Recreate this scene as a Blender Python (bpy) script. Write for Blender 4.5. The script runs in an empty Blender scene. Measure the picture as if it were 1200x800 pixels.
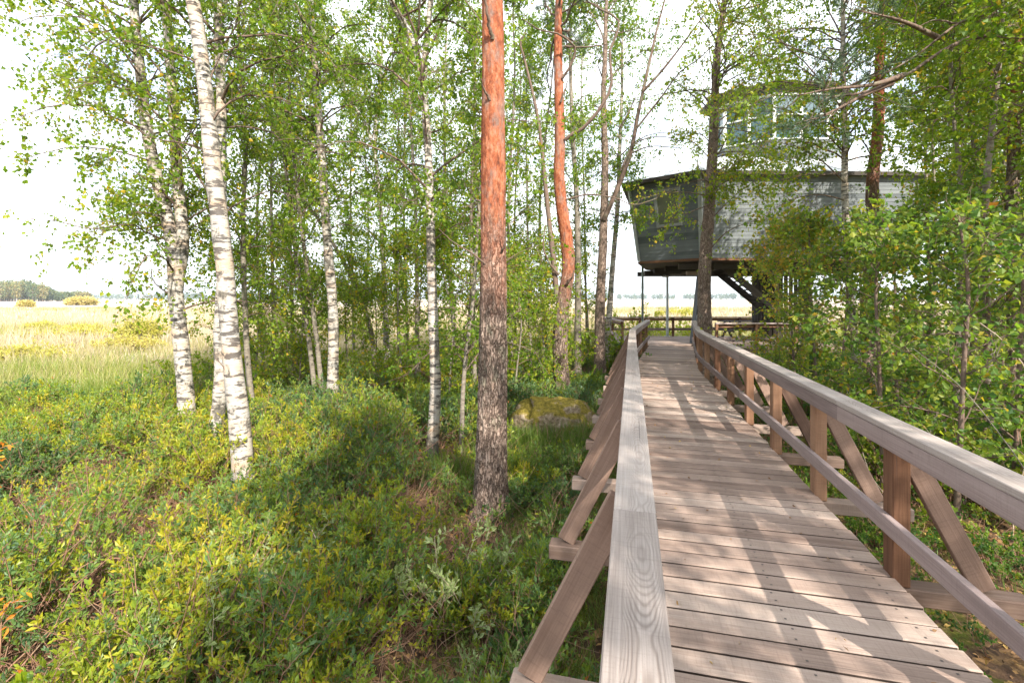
import bpy, math, random
import numpy as np
from mathutils import Vector

R = np.random.default_rng(11)
random.seed(5)
C = bpy.context.scene.collection
rad = math.radians
F = 567.0            # focal length in photo pixels (1200 wide)
EYE = 2.38           # eye height above the ground
DECK = 0.75          # deck top above the ground
HOR = 350.0          # horizon row


def at(px, py, Y):
    return np.array([(px - 600) / F * Y, Y, EYE - (py - HOR) / F * Y])


# ------------------------------------------------------------------ nodes
def new_mat(name):
    m = bpy.data.materials.new(name)
    m.use_nodes = True
    nt = m.node_tree
    for n in list(nt.nodes):
        nt.nodes.remove(n)
    return m, nt


class N:
    """small node-graph writer"""
    def __init__(self, nt):
        self.nt = nt

    def node(self, typ, **kw):
        n = self.nt.nodes.new(typ)
        for k, v in kw.items():
            setattr(n, k, v)
        return n

    def put(self, sock, v):
        if isinstance(v, bpy.types.NodeSocket):
            self.nt.links.new(v, sock)
        elif isinstance(v, (tuple, list)):
            sock.default_value = v if len(v) == len(sock.default_value) else (*v, 1)[:len(sock.default_value)]
        else:
            sock.default_value = v

    def coord(self, which='Object'):
        return self.node('ShaderNodeTexCoord').outputs[which]

    def attr(self, name):
        return self.node('ShaderNodeAttribute', attribute_name=name).outputs['Fac']

    def scale(self, vec, s, loc=(0, 0, 0)):
        n = self.node('ShaderNodeMapping')
        self.put(n.inputs['Vector'], vec)
        self.put(n.inputs['Scale'], s if isinstance(s, (tuple, list)) else (s, s, s))
        self.put(n.inputs['Location'], loc)
        return n.outputs[0]

    def noise(self, vec, s=1, detail=4, rough=0.55, dist=0, out='Fac'):
        n = self.node('ShaderNodeTexNoise')
        self.put(n.inputs['Vector'], vec)
        n.inputs['Scale'].default_value = s
        n.inputs['Detail'].default_value = detail
        n.inputs['Roughness'].default_value = rough
        n.inputs['Distortion'].default_value = dist
        return n.outputs[out]

    def voro(self, vec, s=1, feature='F1', out='Distance', rnd=1):
        n = self.node('ShaderNodeTexVoronoi', feature=feature)
        self.put(n.inputs['Vector'], vec)
        n.inputs['Scale'].default_value = s
        n.inputs['Randomness'].default_value = rnd
        return n.outputs[out]

    def math(self, op, a, b=0.0, c=None, clamp=False):
        n = self.node('ShaderNodeMath', operation=op, use_clamp=clamp)
        self.put(n.inputs[0], a)
        self.put(n.inputs[1], b)
        if c is not None:
            self.put(n.inputs[2], c)
        return n.outputs[0]

    def ramp(self, fac, stops, interp='LINEAR'):
        n = self.node('ShaderNodeValToRGB')
        cr = n.color_ramp
        cr.interpolation = interp
        while len(cr.elements) < len(stops):
            cr.elements.new(0.5)
        for e, (p, c) in zip(cr.elements, stops):
            e.position = p
            e.color = (*c, 1) if len(c) == 3 else c
        self.put(n.inputs[0], fac)
        return n.outputs[0]

    def step(self, v, a, b):
        n = self.node('ShaderNodeMapRange')
        n.clamp = True
        self.put(n.inputs[0], v)
        n.inputs[1].default_value = a
        n.inputs[2].default_value = b
        return n.outputs[0]

    def mix(self, fac, a, b, mode='MIX'):
        n = self.node('ShaderNodeMix', data_type='RGBA', blend_type=mode)
        self.put(n.inputs[0], fac)
        self.put(n.inputs[6], a)
        self.put(n.inputs[7], b)
        return n.outputs[2]

    def bump(self, h, strength=0.5, dist=0.02):
        n = self.node('ShaderNodeBump')
        self.put(n.inputs['Height'], h)
        n.inputs['Strength'].default_value = strength
        n.inputs['Distance'].default_value = dist
        return n.outputs[0]

    def sep(self, v):
        n = self.node('ShaderNodeSeparateXYZ')
        self.put(n.inputs[0], v)
        return n.outputs

    def comb(self, x, y, z):
        n = self.node('ShaderNodeCombineXYZ')
        for i, v in enumerate((x, y, z)):
            self.put(n.inputs[i], v)
        return n.outputs[0]

    def bsdf(self, col, rough=0.8, normal=None, metal=0.0, spec=0.3):
        n = self.node('ShaderNodeBsdfPrincipled')
        self.put(n.inputs['Base Color'], col)
        self.put(n.inputs['Roughness'], rough)
        self.put(n.inputs['Metallic'], metal)
        self.put(n.inputs['Specular IOR Level'], spec)
        if normal is not None:
            self.put(n.inputs['Normal'], normal)
        return n.outputs[0]

    def out(self, sh):
        o = self.node('ShaderNodeOutputMaterial')
        self.nt.links.new(sh, o.inputs['Surface'])


def leaf_mat(name, stops, trans=0.45, tboost=(1.5, 1.6, 0.8), rough=0.5, spec=0.35):
    m, nt = new_mat(name)
    g = N(nt)
    t = g.attr('tint')
    col = g.ramp(t, stops)
    b = g.bsdf(col, rough, spec=spec)
    tr = g.node('ShaderNodeBsdfTranslucent')
    g.put(tr.inputs[0], g.mix(1.0, col, tboost, 'MULTIPLY'))
    mx = g.node('ShaderNodeMixShader')
    mx.inputs[0].default_value = trans
    nt.links.new(b, mx.inputs[1])
    nt.links.new(tr.outputs[0], mx.inputs[2])
    g.out(mx.outputs[0])
    return m


M = {}
M['birch_leaf'] = leaf_mat('birch_leaf', [(0, (.055, .115, .010)), (.35, (.11, .195, .014)), (.7, (.20, .27, .018)), (.93, (.32, .33, .025)), (1, (.45, .28, .02))], trans=.5)
M['alder_leaf'] = leaf_mat('alder_leaf', [(0, (.045, .105, .035)), (.35, (.085, .165, .035)), (.65, (.165, .24, .03)), (.92, (.30, .31, .035)), (.985, (.40, .27, .04)), (1, (.42, .17, .03))], trans=.5)
M['shrub_leaf'] = leaf_mat('shrub_leaf', [(0, (.075, .135, .065)), (.3, (.115, .195, .055)), (.55, (.19, .255, .03)), (.8, (.31, .32, .022)), (.95, (.40, .31, .03)), (1, (.45, .15, .03))], trans=.38, rough=.42, spec=.3)
M['pale_leaf'] = leaf_mat('pale_leaf', [(0, (.14, .19, .09)), (.5, (.25, .31, .13)), (1, (.38, .42, .18))], trans=.3, rough=.4)
M['grass_blade'] = leaf_mat('grass_blade', [(0, (.06, .12, .015)), (.3, (.13, .20, .03)), (.55, (.25, .26, .06)), (.72, (.38, .315, .175)), (1, (.47, .395, .32))], trans=.25, tboost=(1.15, 1.15, .95))
M['needle'] = leaf_mat('needle', [(0, (.03, .06, .035)), (.5, (.055, .10, .055)), (1, (.11, .15, .07))], trans=.15)
M['autumn_leaf'] = leaf_mat('autumn_leaf', [(0, (.35, .08, .02)), (.5, (.55, .20, .02)), (1, (.55, .38, .04))], trans=.35)
M['far_leaf'] = leaf_mat('far_leaf', [(0, (.04, .075, .035)), (.5, (.12, .15, .045)), (1, (.28, .21, .08))], trans=.15)
M['field_leaf'] = leaf_mat('field_leaf', [(0, (.24, .27, .05)), (.5, (.42, .38, .07)), (1, (.46, .36, .16))], trans=.25)


def bark_birch():
    m, nt = new_mat('birch_bark')
    g = N(nt)
    co = g.coord()
    z = g.sep(co)[2]
    thick = g.step(g.noise(g.scale(co, (5, 5, 20)), 1.0, 5, .62), .525, .575)           # dark horizontal lenticels
    fine = g.step(g.noise(g.scale(co, (14, 14, 85)), 1.0, 3, .6), .55, .64)
    patch = g.step(g.noise(g.scale(co, (3.2, 3.2, 2.4), (4, 2, 7)), 1.0, 6, .68), .545, .62)    # rough black scars
    patch = g.math('MAXIMUM', patch, g.step(g.math('ADD', g.noise(g.scale(co, (9, 9, 4), (1, 5, 2)), 1.0, 6, .7), g.math('MULTIPLY', g.step(z, .75, .0), .22)), .60, .68))
    warm = g.noise(g.scale(co, (2, 2, 5), (9, 1, 3)), 1.0, 3)
    base = g.ramp(warm, [(.3, (.36, .345, .325)), (.5, (.43, .385, .335)), (.68, (.42, .31, .22))])
    c = g.mix(g.math('MULTIPLY', fine, .75), base, (.24, .20, .17))
    c = g.mix(g.math('MULTIPLY', thick, .9), c, (.06, .05, .045))
    c = g.mix(patch, c, g.ramp(g.noise(co, 30, 3), [(.3, (.05, .045, .04)), (.7, (.17, .15, .12))]))
    h = g.math('SUBTRACT', g.noise(g.scale(co, (10, 10, 60)), 1, 4), g.math('ADD', g.math('MULTIPLY', patch, .8), g.math('MULTIPLY', thick, .5)))
    g.out(g.bsdf(c, .65, g.bump(h, .5, .012)))
    return m


def bark_pine(name, low=2.4, orange=True, dark=1.0):
    m, nt = new_mat(name)
    g = N(nt)
    co = g.coord()
    z = g.sep(co)[2]
    wob = g.mix(.16, co, g.noise(g.scale(co, (1, 1, .5)), 9, 5, .7, out='Color'), 'ADD')
    cr = g.voro(g.scale(wob, (36, 36, 5.5)), 1, 'DISTANCE_TO_EDGE')
    cr2 = g.voro(g.scale(wob, (44, 44, 15), (3, 1, 2)), 1, 'DISTANCE_TO_EDGE')
    crack = g.step(g.math('ADD', cr, g.math('MULTIPLY', g.noise(co, 30, 4, .7), .10)), .03, .20)
    sm2 = g.step(cr2, .0, .10)
    plv = g.sep(g.voro(g.scale(wob, (36, 36, 5.5)), 1, 'F1', 'Color'))[0]
    n1 = g.noise(g.scale(co, (34, 34, 14)), 1, 7, .72)
    plate = g.ramp(g.math('ADD', g.math('MULTIPLY', plv, .12), g.math('MULTIPLY', n1, .88)),
                   [(.28, (.17 * dark, .115 * dark, .09 * dark)), (.5, (.31 * dark, .225 * dark, .18 * dark)), (.72, (.46 * dark, .37 * dark, .305 * dark))])
    lich = g.step(g.noise(g.scale(co, (5, 5, 3)), 1, 7, .75), .53, .64)
    plate = g.mix(g.math('MULTIPLY', lich, .55), plate, (.22, .235, .165))
    plate = g.mix(g.math('MULTIPLY', g.math('SUBTRACT', 1.0, sm2), .35), plate, (.07, .045, .035))
    lowc = g.mix(crack, (.085 * dark, .055 * dark, .042 * dark), plate)
    if orange:
        on = g.noise(g.scale(co, (20, 20, 9), (3, 3, 3)), 1, 8, .74)
        fl = g.sep(g.voro(g.scale(wob, (19, 19, 9)), 1, 'F1', 'Color'))[1]
        oc = g.ramp(g.math('ADD', g.math('MULTIPLY', fl, .14), g.math('MULTIPLY', on, .86)),
                    [(.32, (.09, .034, .022)), (.43, (.25, .075, .038)), (.53, (.36, .118, .056)), (.62, (.40, .18, .105)), (.72, (.32, .21, .16))])
        ecr = g.step(g.voro(g.scale(wob, (19, 19, 9)), 1, 'DISTANCE_TO_EDGE'), 0, .06)
        oc = g.mix(g.math('MULTIPLY', g.math('SUBTRACT', 1.0, ecr), .5), oc, (.16, .055, .03))
        gr = g.step(g.noise(g.scale(co, (6, 6, 2.5), (8, 2, 1)), 1, 7, .74), .50, .62)
        oc = g.mix(g.math('MULTIPLY', gr, .65), oc, g.ramp(n1, [(.3, (.14, .095, .075)), (.7, (.33, .27, .24))]))
        zz = g.math('ADD', z, g.math('MULTIPLY', g.math('SUBTRACT', g.noise(g.scale(co, (9, 9, 2.2)), 1, 5, .65), .5), 2.4))
        f = g.step(zz, low - .95, low + .6)
        c = g.mix(f, lowc, oc)
        hb = g.math('ADD', g.math('MULTIPLY', crack, g.math('SUBTRACT', 1.1, f)), g.math('MULTIPLY', on, .8))
    else:
        c = lowc
        hb = g.math('ADD', crack, g.math('MULTIPLY', n1, .8))
    g.out(g.bsdf(c, .9, g.bump(hb, .9, .03), spec=.15))
    return m


def bark_plain(name, a, b, sc=(18, 18, 7)):
    m, nt = new_mat(name)
    g = N(nt)
    co = g.coord()
    n = g.noise(g.scale(co, sc), 1, 5, .65)
    l = g.step(g.noise(g.scale(co, (4, 4, 3)), 1, 4, .7), .55, .65)
    c = g.mix(g.math('MULTIPLY', l, .5), g.ramp(n, [(.3, a), (.7, b)]), (.20, .22, .14))
    g.out(g.bsdf(c, .85, g.bump(n, .7, .015)))
    return m


M['birch_bark'] = bark_birch()
M['pine_bark'] = bark_pine('pine_bark', 3.15)
M['red_pine_bark'] = bark_pine('red_pine_bark', 2.9)
M['grey_bark'] = bark_pine('grey_bark', orange=False, dark=1.2)
M['brown_pine_bark'] = bark_pine('brown_pine_bark', 5.2, True, 1.0)
M['twig'] = bark_plain('twig', (.09, .06, .045), (.20, .14, .11))
M['red_twig'] = bark_plain('red_twig', (.20, .105, .065), (.38, .22, .15))
M['pale_stick'] = bark_plain('pale_stick', (.34, .25, .18), (.52, .42, .33))
M['thin_bark'] = bark_plain('thin_bark', (.11, .09, .07), (.29, .25, .205), (12, 12, 30))


def wood(name, dark, mid, light, rings=0.0, stain=0.5, grain=0.5, rough=.75):
    m, nt = new_mat(name)
    g = N(nt)
    uv = g.node('ShaderNodeUVMap').outputs[0]
    tint = g.attr('tint')
    s = g.sep(uv)
    u, v = s[0], s[1]
    co = g.coord()
    wob = g.noise(g.scale(uv, (1.1, 5, 1)), 1, 3, .5)
    fine = g.noise(g.comb(g.math('MULTIPLY', u, 2.2), g.math('ADD', g.math('MULTIPLY', v, 120), g.math('MULTIPLY', wob, 3)), 0), 1, 5, .65)
    broad = g.noise(g.comb(g.math('MULTIPLY', u, .9), g.math('MULTIPLY', v, 14), 3.0), 1, 4, .6)
    t = g.math('ADD', g.math('MULTIPLY', fine, grain), g.math('MULTIPLY', broad, 1 - grain))
    t = g.math('ADD', t, g.math('MULTIPLY', g.math('SUBTRACT', tint, .5), .46))
    c = g.ramp(t, [(.24, dark), (.5, mid), (.78, light)])
    h = fine
    if rings > 0:
        vv = g.math('SUBTRACT', g.math('FRACT', v), .5)
        vv = g.math('ADD', vv, g.math('MULTIPLY', g.math('SUBTRACT', g.noise(g.comb(g.math('MULTIPLY', u, 1.3), 0.0, 7.0), 1, 2), .5), .06))
        dome = g.math('MULTIPLY', g.math('MULTIPLY', vv, vv), 2600)
        wave = g.math('MULTIPLY', g.math('SUBTRACT', g.noise(g.comb(g.math('MULTIPLY', u, 2.0), g.math('MULTIPLY', v, 3.0), 1.0), 1, 3, .5), .5), 18)
        ph = g.math('ADD', g.math('ADD', dome, wave), g.math('MULTIPLY', g.math('SINE', g.math('MULTIPLY', u, 5.5)), 4.5))
        ring = g.math('ADD', g.math('MULTIPLY', g.math('SINE', g.math('MULTIPLY', ph, 4.6)), .5), .5)
        inside = g.step(g.math('ABSOLUTE', vv), .052, .03)
        zone = g.step(g.noise(g.comb(g.math('MULTIPLY', u, .9), 0.0, 11.0), 1, 2), .42, .58)
        rp = g.math('MULTIPLY', g.math('MULTIPLY', g.math('MULTIPLY', ring, ring), zone), g.math('MULTIPLY', inside, rings))
        c = g.mix(rp, c, g.mix(.5, dark, (.10, .07, .055)))
        h = g.math('SUBTRACT', h, rp)
    st = g.step(g.noise(g.scale(co, (1.1, 1.1, 2.5), (2, 5, 1)), 1, 6, .68), .46, .72)
    c = g.mix(g.math('MULTIPLY', st, stain), c, g.mix(.5, c, (dark[0] * .8, dark[1] * .8, dark[2] * .8)))
    # cross marks left by the saw and fine checking
    saw = g.noise(g.comb(g.math('MULTIPLY', u, 95), g.math('MULTIPLY', v, 9), 2.0), 1, 3, .6)
    c = g.mix(g.math('MULTIPLY', g.step(saw, .52, .72), .28), c, dark)
    grit = g.noise(co, 160, 3, .7)
    c = g.mix(g.math('MULTIPLY', g.step(grit, .55, .7), .22), c, dark)
    # knots
    kn = g.voro(g.comb(g.math('MULTIPLY', u, 1.6), g.math('MULTIPLY', v, 7.0), 0), 1, 'F1')
    k = g.step(kn, .075, .035)
    c = g.mix(g.math('MULTIPLY', k, .75), c, (.07, .045, .032))
    # fine cracks along the grain
    ck = g.step(g.noise(g.comb(g.math('MULTIPLY', u, .8), g.math('MULTIPLY', v, 60), 5.0), 1, 2, .5), .70, .74)
    c = g.mix(g.math('MULTIPLY', ck, .55), c, (.06, .045, .04))
    h = g.math('SUBTRACT', h, g.math('MULTIPLY', ck, .6))
    g.out(g.bsdf(c, rough, g.bump(h, .45, .004), spec=.25))
    return m


M['deck_wood'] = wood('deck_wood', (.135, .088, .070), (.30, .22, .180), (.44, .345, .29), 0, .5, .55)
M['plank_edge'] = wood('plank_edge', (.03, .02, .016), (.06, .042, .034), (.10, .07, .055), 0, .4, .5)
M['rail_wood'] = wood('rail_wood', (.16, .125, .11), (.33, .28, .255), (.45, .395, .365), .55, .35, .6)
M['fascia_wood'] = wood('fascia_wood', (.15, .11, .105), (.28, .215, .205), (.39, .315, .30), 0, .7, .55)
M['post_wood'] = wood('post_wood', (.085, .038, .021), (.19, .095, .053), (.32, .185, .115), 0, .5, .5)
M['brace_wood'] = wood('brace_wood', (.085, .048, .034), (.185, .115, .085), (.30, .20, .155), 0, .5, .5)
M['beam_wood'] = wood('beam_wood', (0.140, 0.091, 0.070), (0.245, 0.175, 0.140), (0.336, 0.259, 0.217), 0, .5, .5)
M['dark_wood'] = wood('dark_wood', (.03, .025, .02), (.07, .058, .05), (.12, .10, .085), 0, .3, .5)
M['grey_paint'] = wood('grey_paint', (.088, .10, .107), (.150, .166, .173), (.212, .226, .232), 0, .35, .5, .6)
M['grey_trim'] = wood('grey_trim', (.20, .21, .21), (.30, .315, .315), (.38, .39, .39), 0, .3, .5, .6)
M['column_paint'] = wood('column_paint', (.04, .045, .05), (.07, .08, .09), (.11, .12, .13), 0, .3, .5, .6)


def simple(name, col, rough=.5, metal=0.0, spec=.5, var=.15, sc=6):
    m, nt = new_mat(name)
    g = N(nt)
    n = g.noise(g.coord(), sc, 5, .6)
    c = g.ramp(n, [(.3, tuple(x * (1 - var) for x in col)), (.7, tuple(min(1, x * (1 + var)) for x in col))])
    g.out(g.bsdf(c, g.ramp(n, [(.3, (rough * .8,) * 3), (.7, (min(1, rough * 1.2),) * 3)]), metal=metal, spec=spec))
    return m


M['steel'] = simple('galvanised_steel', (.48, .52, .54), .45, .8)
M['green_steel'] = simple('green_grey_steel', (.16, .19, .18), .5, .2)
M['roof_metal'] = simple('roof_metal', (.62, .64, .66), .45, .25)
M['white_paint'] = simple('white_paint', (.72, .74, .74), .5)
M['screw'] = simple('screw', (.12, .10, .09), .6, .5)
m, nt = new_mat('window_glass')
g = N(nt)
g.out(g.bsdf((.22, .23, .17), .03, metal=.35, spec=.6))
M['glass'] = m
m, nt = new_mat('turret_glass')
g = N(nt)
g.out(g.bsdf((.05, .10, .12), .05, spec=1.0))
M['turret_glass'] = m


# ------------------------------------------------------------------ mesh builder
class MB:
    def __init__(self):
        self.v, self.f3, self.f4 = [], [], []
        self.n = 0
        self.chunks = []      # (verts, quads, mat, tint(face), uv(nq,4,2), smooth)

    def add(self, verts, quads, mat=0, tint=None, uv=None, smooth=False):
        verts = np.asarray(verts, np.float32).reshape(-1, 3)
        quads = np.asarray(quads, np.int64).reshape(-1, 4)
        if tint is None:
            tint = np.full(len(quads), .5, np.float32)
        tint = np.broadcast_to(np.asarray(tint, np.float32), (len(quads),))
        if uv is None:
            uv = np.zeros((len(quads), 4, 2), np.float32)
        self.chunks.append((verts, quads + self.n, mat, tint, uv, smooth))
        self.n += len(verts)

    def build(self, name, mats, parent=None, origin=(0, 0, 0)):
        """all faces are quads; a quad whose last two indices agree is a triangle"""
        if not self.chunks:
            return None
        o3 = np.asarray(origin, np.float32)
        V = np.concatenate([c[0] for c in self.chunks]) - o3
        Q = np.concatenate([c[1] for c in self.chunks])
        mi = np.concatenate([np.full(len(c[1]), c[2], np.int32) for c in self.chunks])
        T = np.concatenate([c[3] for c in self.chunks]).astype(np.float32)
        U = np.concatenate([np.asarray(c[4], np.float32) for c in self.chunks])
        S = np.concatenate([np.full(len(c[1]), c[5], bool) for c in self.chunks])
        tri = Q[:, 2] == Q[:, 3]
        cnt = np.where(tri, 3, 4).astype(np.int32)
        keep = np.ones_like(Q, bool)
        keep[:, 3] = ~tri
        me = bpy.data.meshes.new(name)
        me.vertices.add(len(V))
        me.vertices.foreach_set('co', V.ravel())
        L = Q[keep].astype(np.int32)
        me.loops.add(len(L))
        me.loops.foreach_set('vertex_index', L)
        me.polygons.add(len(Q))
        st = np.concatenate([[0], np.cumsum(cnt)[:-1]]).astype(np.int32)
        me.polygons.foreach_set('loop_start', st)
        me.polygons.foreach_set('loop_total', cnt)
        me.polygons.foreach_set('material_index', mi)
        me.polygons.foreach_set('use_smooth', S)
        a = me.attributes.new('tint', 'FLOAT', 'FACE')
        a.data.foreach_set('value', T)
        if np.any(U):
            ul = me.uv_layers.new(name='UVMap')
            ul.data.foreach_set('uv', U[keep].ravel())
        me.update(calc_edges=True)
        for mt in (mats if isinstance(mats, (list, tuple)) else [mats]):
            me.materials.append(mt)
        ob = bpy.data.objects.new(name, me)
        C.objects.link(ob)
        if parent is not None:
            ob.parent = parent
        else:
            ob.location = origin
        return ob


def thing(name, label, cat, loc=(0, 0, 0), group=None):
    o = bpy.data.objects.new(name, None)
    o.empty_display_size = .2
    C.objects.link(o)
    o.location = loc
    tag(o, label, cat, group)
    return o


def tag(o, label=None, cat=None, group=None, kind=None):
    if label: o['label'] = label
    if cat: o['category'] = cat
    if group: o['group'] = group
    if kind: o['kind'] = kind
    return o


def norm(a):
    return a / np.maximum(np.linalg.norm(a, axis=-1, keepdims=True), 1e-9)


def tubes(mb, P, r, sides=5, mat=0, tint=None, smooth=True, wob=0.0, rng=R, rough=0.0):
    """P (N,K,3), r (N,K)"""
    P = np.asarray(P, float)
    r = np.asarray(r, float)
    if P.ndim == 2:
        P = P[None]
        r = r[None]
    n, k, _ = P.shape
    if n == 0:
        return
    T = np.empty_like(P)
    T[:, 1:-1] = P[:, 2:] - P[:, :-2]
    T[:, 0] = P[:, 1] - P[:, 0]
    T[:, -1] = P[:, -1] - P[:, -2]
    T = norm(T)
    main = norm(P[:, -1] - P[:, 0])
    ref = np.where(np.abs(main[:, 1:2]) < .8, np.array([[0, 1.0, 0]]), np.array([[1.0, 0, 0]]))[:, None, :]
    A = norm(np.cross(T, np.broadcast_to(ref, T.shape)))
    B = np.cross(T, A)
    th = np.arange(sides) / sides * 2 * np.pi
    ca, sa = np.cos(th), np.sin(th)
    rr = r[:, :, None] * np.ones(sides)
    if wob:
        rr = rr * (1 + wob * rng.normal(size=rr.shape))
    if rough:
        zz = P[:, :, 2:3]
        th2 = np.arange(sides) / sides * 2 * np.pi
        a = fbm(np.cos(th2) * 5.5 + 40 + zz * 0, np.sin(th2) * 5.5 + zz * 2.2, 3, 2)
        b = fbm(np.cos(th2) * 14 + 70 + zz * 4, np.sin(th2) * 14 + zz * 7, 7, 2)
        fade = np.clip(1.35 - zz / 4.2, .25, 1)
        rr = rr + rough * fade * ((a - .5) * 1.6 + (b - .5) * 1.5)
    V = P[:, :, None, :] + rr[..., None] * (A[:, :, None, :] * ca[:, None] + B[:, :, None, :] * sa[:, None])
    i = np.arange(n)[:, None, None] * k * sides
    j = np.arange(k - 1)[None, :, None] * sides
    s = np.arange(sides)[None, None, :]
    s2 = (s + 1) % sides
    a = i + j + s
    b = i + j + s2
    Q = np.stack([a, b, b + sides, a + sides], -1).reshape(-1, 4)
    mb.add(V.reshape(-1, 3), Q, mat, tint, None, smooth)


def leaves(mb, P, D, length, width, mat=0, tint=None, rng=R, fold=.25, nbias=None, shape=.45):
    """rhombic folded leaves: base P, pointing along D"""
    n = len(P)
    if n == 0:
        return
    D = norm(D)
    rnd = rng.normal(size=(n, 3))
    if nbias is not None:
        rnd = rnd + nbias
    S = norm(np.cross(D, rnd))
    Nn = np.cross(S, D)
    L = np.broadcast_to(np.asarray(length, float), (n,))[:, None]
    W = np.broadcast_to(np.asarray(width, float), (n,))[:, None] * .5
    mid = P + D * L * shape
    a = P
    b = mid + S * W + Nn * W * fold
    c = P + D * L - Nn * L * .08
    d = mid - S * W + Nn * W * fold
    V = np.stack([a, b, c, d], 1).reshape(-1, 3)
    Q = np.arange(4 * n).reshape(n, 4)
    mb.add(V, Q, mat, tint, None, False)


def resample(P, n):
    """Catmull-Rom like smooth resampling of a short polyline (columns may carry extra values)"""
    P = np.asarray(P, float)
    if len(P) < 3:
        t = np.linspace(0, 1, n)[:, None]
        return P[0] * (1 - t) + P[-1] * t
    d = np.concatenate([[0], np.cumsum(np.linalg.norm(np.diff(P[:, :3], axis=0), axis=1))])
    m = np.gradient(P, d, axis=0)
    t = np.linspace(0, d[-1], n)
    i = np.clip(np.searchsorted(d, t, 'right') - 1, 0, len(P) - 2)
    h = (d[i + 1] - d[i])[:, None]
    s = ((t - d[i])[:, None]) / h
    h00 = 2 * s**3 - 3 * s**2 + 1
    h10 = s**3 - 2 * s**2 + s
    h01 = -2 * s**3 + 3 * s**2
    h11 = s**3 - s**2
    return h00 * P[i] + h10 * h * m[i] + h01 * P[i + 1] + h11 * h * m[i + 1]


def boxv(mb, c, X, Y, Z, hx, hy, hz, bev=.004, mat=0, tint=.5, vc=None, rng=R, edge=None):
    """bevelled board: X is its length (unit vectors X, Y, Z; half sizes); uv runs along X in metres"""
    c, X, Y, Z = (np.asarray(a, float) for a in (c, X, Y, Z))
    bev = min(bev, hx * .4, hy * .4, hz * .4)
    V, idx = [], {}
    loc = []
    for sx in (-1, 1):
        for sy in (-1, 1):
            for sz in (-1, 1):
                for ax in range(3):
                    p = [sx * (hx - (0 if ax == 0 else bev)), sy * (hy - (0 if ax == 1 else bev)), sz * (hz - (0 if ax == 2 else bev))]
                    idx[(sx, sy, sz, ax)] = len(loc)
                    loc.append(p)
    loc = np.array(loc)
    V = c + loc[:, :1] * X + loc[:, 1:2] * Y + loc[:, 2:] * Z
    Q, UV = [], []
    ou = rng.uniform(0, 50)
    ov = rng.integers(0, 40) + .5 if vc is None else vc

    def uvq(ids, ax):
        l = loc[ids]
        if ax == 0:
            return np.stack([l[:, 1] * .3 + ou, l[:, 2] + ov], 1)
        if ax == 1:
            return np.stack([l[:, 0] + ou, l[:, 2] + ov + .3], 1)
        return np.stack([l[:, 0] + ou, l[:, 1] + ov], 1)

    def face(keys, ax):
        ids = [idx[k] for k in keys]
        if len(ids) == 3:
            ids.append(ids[2])
        p = V[ids]
        nrm = np.cross(p[1] - p[0], p[2] - p[0])
        if np.dot(nrm, p.mean(0) - c) < 0:
            ids = ids[::-1] if ids[2] != ids[3] else [ids[1], ids[0], ids[2], ids[3]]
        Q.append(ids)
        UV.append(uvq(ids, ax))
    for ax in range(3):
        o = [a for a in range(3) if a != ax]
        for s in (-1, 1):
            ks = []
            for p, q in ((-1, -1), (1, -1), (1, 1), (-1, 1)):
                k = [0, 0, 0]
                k[ax] = s
                k[o[0]] = p
                k[o[1]] = q
                ks.append((*k, ax))
            face(ks, ax)
        for p in (-1, 1):
            for q in (-1, 1):
                a, b = [0, 0, 0], [0, 0, 0]
                a[o[0]] = b[o[0]] = p
                a[o[1]] = b[o[1]] = q
                a[ax], b[ax] = -1, 1
                face([(*a, o[0]), (*b, o[0]), (*b, o[1]), (*a, o[1])], o[1] if ax == 0 else 2 if o[1] == 2 else 1)
    for sx in (-1, 1):
        for sy in (-1, 1):
            for sz in (-1, 1):
                face([(sx, sy, sz, 0), (sx, sy, sz, 1), (sx, sy, sz, 2)], 2)
    Q, UV = np.array(Q), np.array(UV)
    if edge is None:
        mb.add(V, Q, mat, tint, UV)
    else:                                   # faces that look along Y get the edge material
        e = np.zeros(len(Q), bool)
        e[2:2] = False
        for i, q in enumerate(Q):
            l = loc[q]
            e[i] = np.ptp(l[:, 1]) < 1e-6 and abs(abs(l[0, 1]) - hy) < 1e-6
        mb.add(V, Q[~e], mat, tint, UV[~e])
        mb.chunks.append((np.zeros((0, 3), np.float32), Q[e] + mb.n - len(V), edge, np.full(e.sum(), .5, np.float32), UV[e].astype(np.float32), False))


UP = np.array([0, 0, 1.0])


def beam(mb, a, b, w, h, bev=.004, mat=0, tint=None, side=None, vc=None):
    """board from a to b, h in the 'up' direction, w sideways"""
    a, b = np.asarray(a, float), np.asarray(b, float)
    X = norm(b - a)
    Yv = norm(np.cross(UP, X)) if side is None else np.asarray(side, float)
    if np.linalg.norm(Yv) < .5:
        Yv = np.array([0, 1.0, 0])
    Z = np.cross(X, Yv)
    boxv(mb, (a + b) / 2, X, Yv, Z, np.linalg.norm(b - a) / 2, w / 2, h / 2, bev, mat, R.uniform() if tint is None else tint, vc)


# ------------------------------------------------------------------ noise on the ground
def vnoise(x, y, seed=0):
    x, y = np.asarray(x, float), np.asarray(y, float)
    xi, yi = np.floor(x).astype(np.int64), np.floor(y).astype(np.int64)
    fx, fy = x - xi, y - yi
    fx, fy = fx * fx * (3 - 2 * fx), fy * fy * (3 - 2 * fy)

    def h(i, j):
        v = np.sin(i * 127.1 + j * 311.7 + seed * 74.7) * 43758.5453
        return v - np.floor(v)
    return (h(xi, yi) * (1 - fx) + h(xi + 1, yi) * fx) * (1 - fy) + (h(xi, yi + 1) * (1 - fx) + h(xi + 1, yi + 1) * fx) * fy


def fbm(x, y, seed=0, o=4):
    s, a, t = 0, .5, 0
    for k in range(o):
        s = s + a * vnoise(x * 2**k, y * 2**k, seed + k)
        t += a
        a *= .5
    return s / t


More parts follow.
